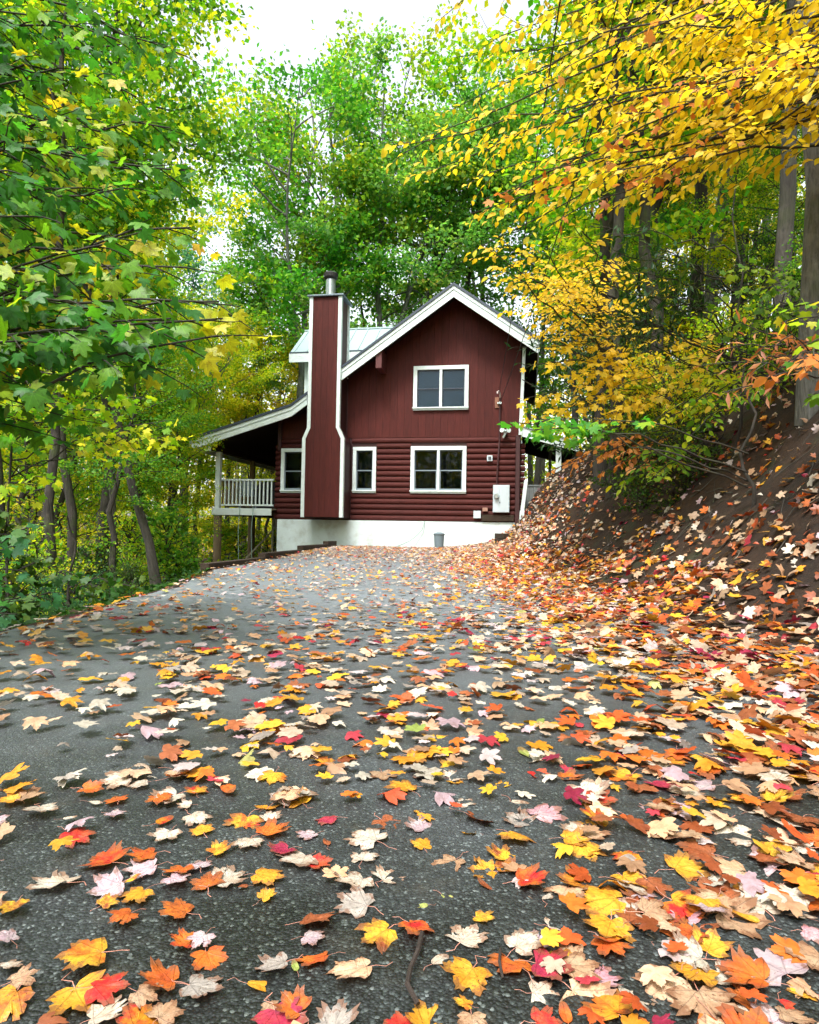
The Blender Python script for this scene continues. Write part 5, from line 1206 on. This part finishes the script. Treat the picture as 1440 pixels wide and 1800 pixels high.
def road_density(x, y):
    """leaves per square metre"""
    f = 125 + 65 * sstep(-1.4, .8, x) + 40 * np.sin(x * 2.2 + y * .7) * np.sin(y * 1.3 + x)
    f = f + 14 * sstep(2.0, 5, y) * (1 - .8 * sstep(6, 8, y) * (1 - sstep(11, 13, y)) * (1 - sstep(-1, .5, x)))
    f = f * (1 - .55 * sstep(3.5, 5.5, y) * (1 - sstep(11, 13.5, y)) * (1 - sstep(-.2, .9, x)))
    drift = sstep(.55, 1.30, x + .12 * np.sin(y * 2) - .15 * (y < 2.5) - .35 * sstep(9, 15, y) * -1)
    f = f * (1 - .35 * (1 - sstep(1.3, 1.9, y))) * (1 - drift) + drift * 430
    far = sstep(12, 16, y); f = f + far * 90 + 260 * sstep(.16, .34, x / np.maximum(y, .5)) * (1 - sstep(1.6, 2.4, y))
    return np.maximum(f, 6)
def bank_density(dx, x, y):
    pat = .5 + .5 * np.sin(x * 1.9 + y * 1.1) * np.sin(y * 1.5 - x * .7)
    f = np.interp(dx, [-.6, 0, .5, 1.0, 1.8, 3, 8], [430, 420, 200, 80, 34, 20, 16]) * (.55 + .8 * pat)
    return f + 150 * sstep(9, 15, y) * (1 - sstep(1.2, 2.4, dx))
pal_road = (['cream'] * 24 + ['peach'] * 16 + ['lilac'] * 9 + ['yellow'] * 8 + ['golden'] * 16 + ['orange'] * 11 + ['scarlet'] * 3 + ['magenta'] * 4 + ['russet'] * 9 + ['tan'] * 10 + ['beige'] * 4 + ['olive'] * 1)
pal_drift = (['cream'] * 9 + ['peach'] * 16 + ['lilac'] * 6 + ['yellow'] * 5 + ['golden'] * 17 + ['orange'] * 22 + ['scarlet'] * 4 + ['magenta'] * 5 + ['russet'] * 22 + ['tan'] * 16 + ['beige'] * 2)
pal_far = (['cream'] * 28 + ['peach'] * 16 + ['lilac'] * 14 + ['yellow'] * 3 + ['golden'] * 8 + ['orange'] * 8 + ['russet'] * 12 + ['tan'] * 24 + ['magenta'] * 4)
# candidates over a fine random field, thinned by density
def scatter(n, x0, x1, y0, y1, dens, powy=1.0):
    x = lr.uniform(x0, x1, n); y = lr.uniform(y0, y1, n); cell = n / ((x1 - x0) * (y1 - y0)); k_ = lr.random(n) < dens(x, y) / cell
    return x[k_], y[k_]
def dens_all(x, y):
    dx = x - foot_x(y); on = x > edge_x(y) + .03
    d = np.where(dx < -.25, road_density(x, y), bank_density(dx, x, y))
    house_ = (x * math.cos(rad(10)) - (y - 18) * math.sin(rad(10)) > -3.9) & (x * math.cos(rad(10)) - (y - 18) * math.sin(rad(10)) < 3.0) & (x * math.sin(rad(10)) + (y - 18) * math.cos(rad(10)) > -.05)
    d = np.where(on, d, np.where(x > edge_x(y) - 3, 26, 0))
    return np.where(house_, 0, d)
pts = [scatter(80000, -2.4, 3.4, .55, 6, dens_all), scatter(90000, -4, 5, 6, 18.2, lambda x, y: dens_all(x, y) * .8), scatter(6000, 3.4, 8, 2, 9, dens_all), scatter(4000, -2.3, 2, -4, .55, dens_all)]
x = np.concatenate([p[0] for p in pts]); y = np.concatenate([p[1] for p in pts])
# keep the photographed foreground clear where leaves were placed one by one
fy = y < 1.42
near_min = np.full(len(x), 9.0)
for px_, py_, ps_ in picks: near_min = np.minimum(near_min, np.hypot(x - px_, y - py_) / max(ps_, .03))
u_img = x / np.maximum(y, .01)
keep = ~(fy & (y > .5) & (np.where(u_img < .16, (lr.random(len(x)) < .60) | (near_min < .5), near_min < .12)))
x, y = x[keep], y[keep]
N = len(x); size = .050 * lr.uniform(.45, 1.4, N) * (1 + .25 * sstep(.7, 1.2, x)); dxf = x - foot_x(y)
w1 = np.maximum(sstep(.8, 1.4, x), sstep(.15, .32, x / np.maximum(y, .5)) * (1 - sstep(1.8, 3, y))) * (1 - sstep(11, 16, y)); wf = sstep(5, 14, y)
cn = []
for q in range(N):
    u_ = lr.random(); P_ = pal_drift if u_ < w1[q] * (.35 + .65 * (dxf[q] < .4)) else (pal_far if lr.random() < max(wf[q], .8 * (dxf[q] > .4)) else pal_road)
    cn.append(P_[lr.integers(len(P_))])
apparent = size / np.maximum(np.hypot(np.hypot(x, y), .6), .05); in_view = (y > .76) & (np.abs(x) < y * .64 + .03)
order = np.argsort(-np.where(in_view, apparent, 0))
n_more = 296 - len(cand); top_i = set(order[:n_more].tolist())
for q in order[:n_more]: cand.append((x[q], y[q], size[q], cn[q], False, None))
rest = np.array([q for q in range(N) if q not in top_i])

def surf_normal(x_, y_):
    e = .05; hx = (height(x_ + e, y_) - height(x_ - e, y_)) / (2 * e); hy = (height(x_, y_ + e) - height(x_, y_ - e)) / (2 * e)
    n_ = np.stack([-hx, -hy, np.ones_like(hx)], -1); return n_ / np.linalg.norm(n_, axis=-1, keepdims=True)

# labels that single each leaf out: look first, then neighbours that can be found, then where it lies
def zone(x_, y_):
    u_ = (x_ / y_) * FPX + 720; row = 'bottom edge' if y_ < .95 else 'near foreground' if y_ < 1.15 else 'foreground' if y_ < 1.5 else 'middle distance'
    col = 'far left' if u_ < 200 else 'left' if u_ < 480 else 'centre left' if u_ < 700 else 'centre right' if u_ < 940 else 'right' if u_ < 1200 else 'far right'
    return row, col, u_
used_lab = {}
cx_ = np.array([c[0] for c in cand]); cy_ = np.array([c[1] for c in cand]); csz = np.array([c[2] for c in cand])
def make_label(i_, kind_, oval):
    x_, y_, s_, cname = cand[i_][:4]; row, col, u_ = zone(x_, y_)
    sz = 'large' if s_ > .085 else 'small' if s_ < .05 else 'medium'
    shape = {'flat': 'flat', 'dished': 'dished', 'arched': 'arched', 'curled': 'curled'}[kind_]
    d = np.hypot(cx_ - x_, cy_ - y_); d[i_] = 9; o_ = np.argsort(d)
    def rel(j_):
        dx_ = cx_[j_] - x_; dy_ = cy_[j_] - y_
        if d[j_] < (s_ + csz[j_]) * .4: r_ = 'overlapping'
        elif abs(dx_) > abs(dy_): r_ = 'left of' if dx_ > 0 else 'right of'
        else: r_ = 'in front of' if dy_ > 0 else 'behind'
        return r_, cand[j_][3]
    base = f"{sz} {shape} {cname} {'oval' if oval else 'maple'} leaf"
    r1, c1 = rel(o_[0]); r2, c2 = rel(o_[1]); r3, c3 = rel(o_[2])
    opts = [f"{base} {r1} a {c1} one, {row}, {col}", f"{base} {r1} a {c1} one and {r2} a {c2} one, {col}", f"{base} {r1} a {c1}, {r2} a {c2} one, {col}",
            f"{base} {r2} a {c2} and {r3} a {c3} one, {col}"]
    for t_ in opts:
        if t_ not in used_lab and len(t_.split()) <= 16: used_lab[t_] = 1; return t_
    t_ = opts[0]; q = 2
    words_ = ['second', 'third', 'fourth', 'fifth', 'sixth', 'seventh']
    for w2 in words_:
        t2 = f"{w2} {base} from the bottom, {col}, {r1} a {c1} one"
        if t2 not in used_lab and len(t2.split()) <= 16: used_lab[t2] = 1; return t2
    return t_
lr = np.random.default_rng(31)
hgt = height(cx_, cy_); nrm_ = surf_normal(cx_, cy_)
lay = np.zeros(len(cand))
for i_ in range(len(cand)):   # stack overlapping leaves
    d = np.hypot(cx_[:i_] - cx_[i_], cy_[:i_] - cy_[i_]); ov = d < (csz[:i_] + csz[i_]) * .36
    if ov.any(): lay[i_] = min(.05, (lay[:i_][ov]).max() + .006)
for i_, (x_, y_, s_, cname, pick, pp) in enumerate(cand):
    vi = int(lr.integers(26)) if (cname not in ('olive',) and not (cname == 'russet' and s_ < .04)) else 26 + int(lr.integers(4))
    if lr.random() < .05: vi = 26 + int(lr.integers(4))
    me_, kind_, oval = LEAFV[vi]
    o = obj('fallen_leaf', me_)
    yaw = lr.uniform(0, 6.28); tilt = Matrix.Rotation(lr.normal(0, .12), 4, 'X') @ Matrix.Rotation(lr.normal(0, .12), 4, 'Y')
    N_ = Vector(nrm_[i_].tolist()); Q = N_.to_track_quat('Z', 'Y').to_matrix().to_4x4()
    Rm = Q @ Matrix.Rotation(yaw, 4, 'Z') @ tilt
    sc_ = s_ * (1.0 if not oval else .9); cen = Rm @ Vector((0, .35 * sc_, 0))
    flip = lr.random() < .25
    o.matrix_world = Matrix.Translation((x_ - cen.x, y_ - cen.y, hgt[i_] + .004 + lay[i_] * .7 + (.02 * sc_))) @ Rm @ Matrix.Diagonal((sc_ * lr.uniform(.78, 1.1), sc_, sc_ * (.5 if not flip else .32), 1))
    ca, cb = COLS[cname]; v_ = lr.uniform(.85, 1.12)
    if lr.random() < .25 and cname in ('golden', 'orange', 'yellow'): cb = COLS[('scarlet', 'russet', 'orange')[int(lr.integers(3))]][0]
    o['tint_a'] = [min(.95, c * v_) for c in ca]; o['tint_b'] = [min(.95, c * v_) for c in cb]
    tag(o, make_label(i_, kind_, oval), 'fallen leaf', 'fallen leaves on the driveway')

# all the other fallen leaves
def litter(name, idx, tm_list, lift, lvl):
    parts = []; tints = []
    X_, Y_, S_ = x[idx], y[idx], size[idx]; n_ = len(idx)
    nr = surf_normal(X_, Y_) + lr.normal(0, 1, (n_, 3)) * np.where(dxf[idx] < -1, .15, .32)[:, None]; tp = lr.normal(0, 1, (n_, 3)); tp[:, 2] *= .15
    pos = np.column_stack([X_, Y_, height(X_, Y_) + .012 + lift * lr.random(n_)])
    cc = np.array([COLS[cn[q]][int(lr.integers(2))] for q in idx]) * lr.uniform(.7, 1.15, (n_, 1)); cc = np.clip(cc * (1 + .35 * sstep(4, 9, Y_))[:, None], 0, .85)  # far leaves brightened: light off flat leaves is put into their tint
    vs_, fs_, ts_ = [], [], []; b_ = 0
    for k_, tm in enumerate(tm_list):
        mk = slice(k_, None, len(tm_list)); tpn = tp[mk] / np.linalg.norm(tp[mk], axis=1)[:, None]
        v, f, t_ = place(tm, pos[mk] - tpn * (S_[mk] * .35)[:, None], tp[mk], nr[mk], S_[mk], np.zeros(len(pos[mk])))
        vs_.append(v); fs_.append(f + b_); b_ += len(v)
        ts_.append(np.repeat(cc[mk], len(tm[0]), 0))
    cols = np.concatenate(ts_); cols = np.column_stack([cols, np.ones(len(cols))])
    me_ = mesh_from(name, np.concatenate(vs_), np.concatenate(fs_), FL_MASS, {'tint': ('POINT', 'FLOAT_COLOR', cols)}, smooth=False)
    tag(obj(name, me_), kind='stuff')
_r = np.random.default_rng(8)
CURLED = [fan_leaf(OUT_HI, _r.uniform(-.45, .4), _r.uniform(-.2, .2), r=_r) for _ in range(7)]
CURLED_LO = [fan_leaf(OUT_LO, _r.uniform(-.45, .45), _r.uniform(-.25, .25), r=_r) for _ in range(6)] + [(OVAL_V * np.array([1, 1, 2.5]), OVAL_F)]
dr_ = np.where(dxf[rest] < -.2)[0]; bk_ = np.where(dxf[rest] >= -.2)[0]
near_ = y[rest] < 5
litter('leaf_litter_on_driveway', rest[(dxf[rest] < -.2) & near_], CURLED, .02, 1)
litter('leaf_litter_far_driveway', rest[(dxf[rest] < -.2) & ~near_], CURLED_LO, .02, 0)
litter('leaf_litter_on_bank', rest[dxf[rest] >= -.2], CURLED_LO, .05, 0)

# fine twigs and roots in the bank's litter
def debris():
    r = np.random.default_rng(90); tubes = []
    for q in range(520):
        y_ = r.uniform(2.2, 16); x_ = float(foot_x(y_)) + r.uniform(-.5, 3.2); a_ = r.uniform(0, 6.28); L_ = r.uniform(.08, .5); k_ = 5; P_ = []
        for e in range(k_):
            xx = x_ + math.cos(a_) * L_ * e / 4 + r.normal(0, .01); yy_ = y_ + math.sin(a_) * L_ * e / 4 + r.normal(0, .01); P_.append((xx, yy_, float(height(xx, yy_)) + .012 + .02 * r.random()))
        tubes.append((np.array(P_), np.linspace(r.uniform(.002, .006), .0015, k_), 4))
    tag(obj('twig_litter', wood_mesh('twig_litter', tubes, BK_M)), kind='stuff')
debris()
# fallen twigs
TW = plain('dark_twig', (0.022, 0.014, 0.010), rough=.8, var=.3, bump=.3)
for pts_, r_, lab in (([(742, 1640), (735, 1670), (722, 1700), (716, 1730), (735, 1765)], .0035, 'dark crooked twig on the asphalt between the lower orange leaves'),
                      ([(880, 1668), (878, 1690), (884, 1720)], .002, 'thin dark twig beside the large orange leaf near the bottom'),
                      ([(1225, 1085), (1300, 1060), (1370, 1030)], .0065, 'fallen dark stick lying on the leafy foot of the bank')):
    P3 = []
    for q, (a, b_) in enumerate(pts_):
        if r_ < .01: p_ = ground_at(a, b_, .015 + .008 * (q % 2)); P3.append(p_)
        else: p_ = at(a, b_, 4.2 + .3 * q); p_[2] = float(height(p_[0], p_[1])) + .05; P3.append(p_)
    tag(MB().tube(P3, r_, 6).build('fallen_twig', TW), lab, 'twig')
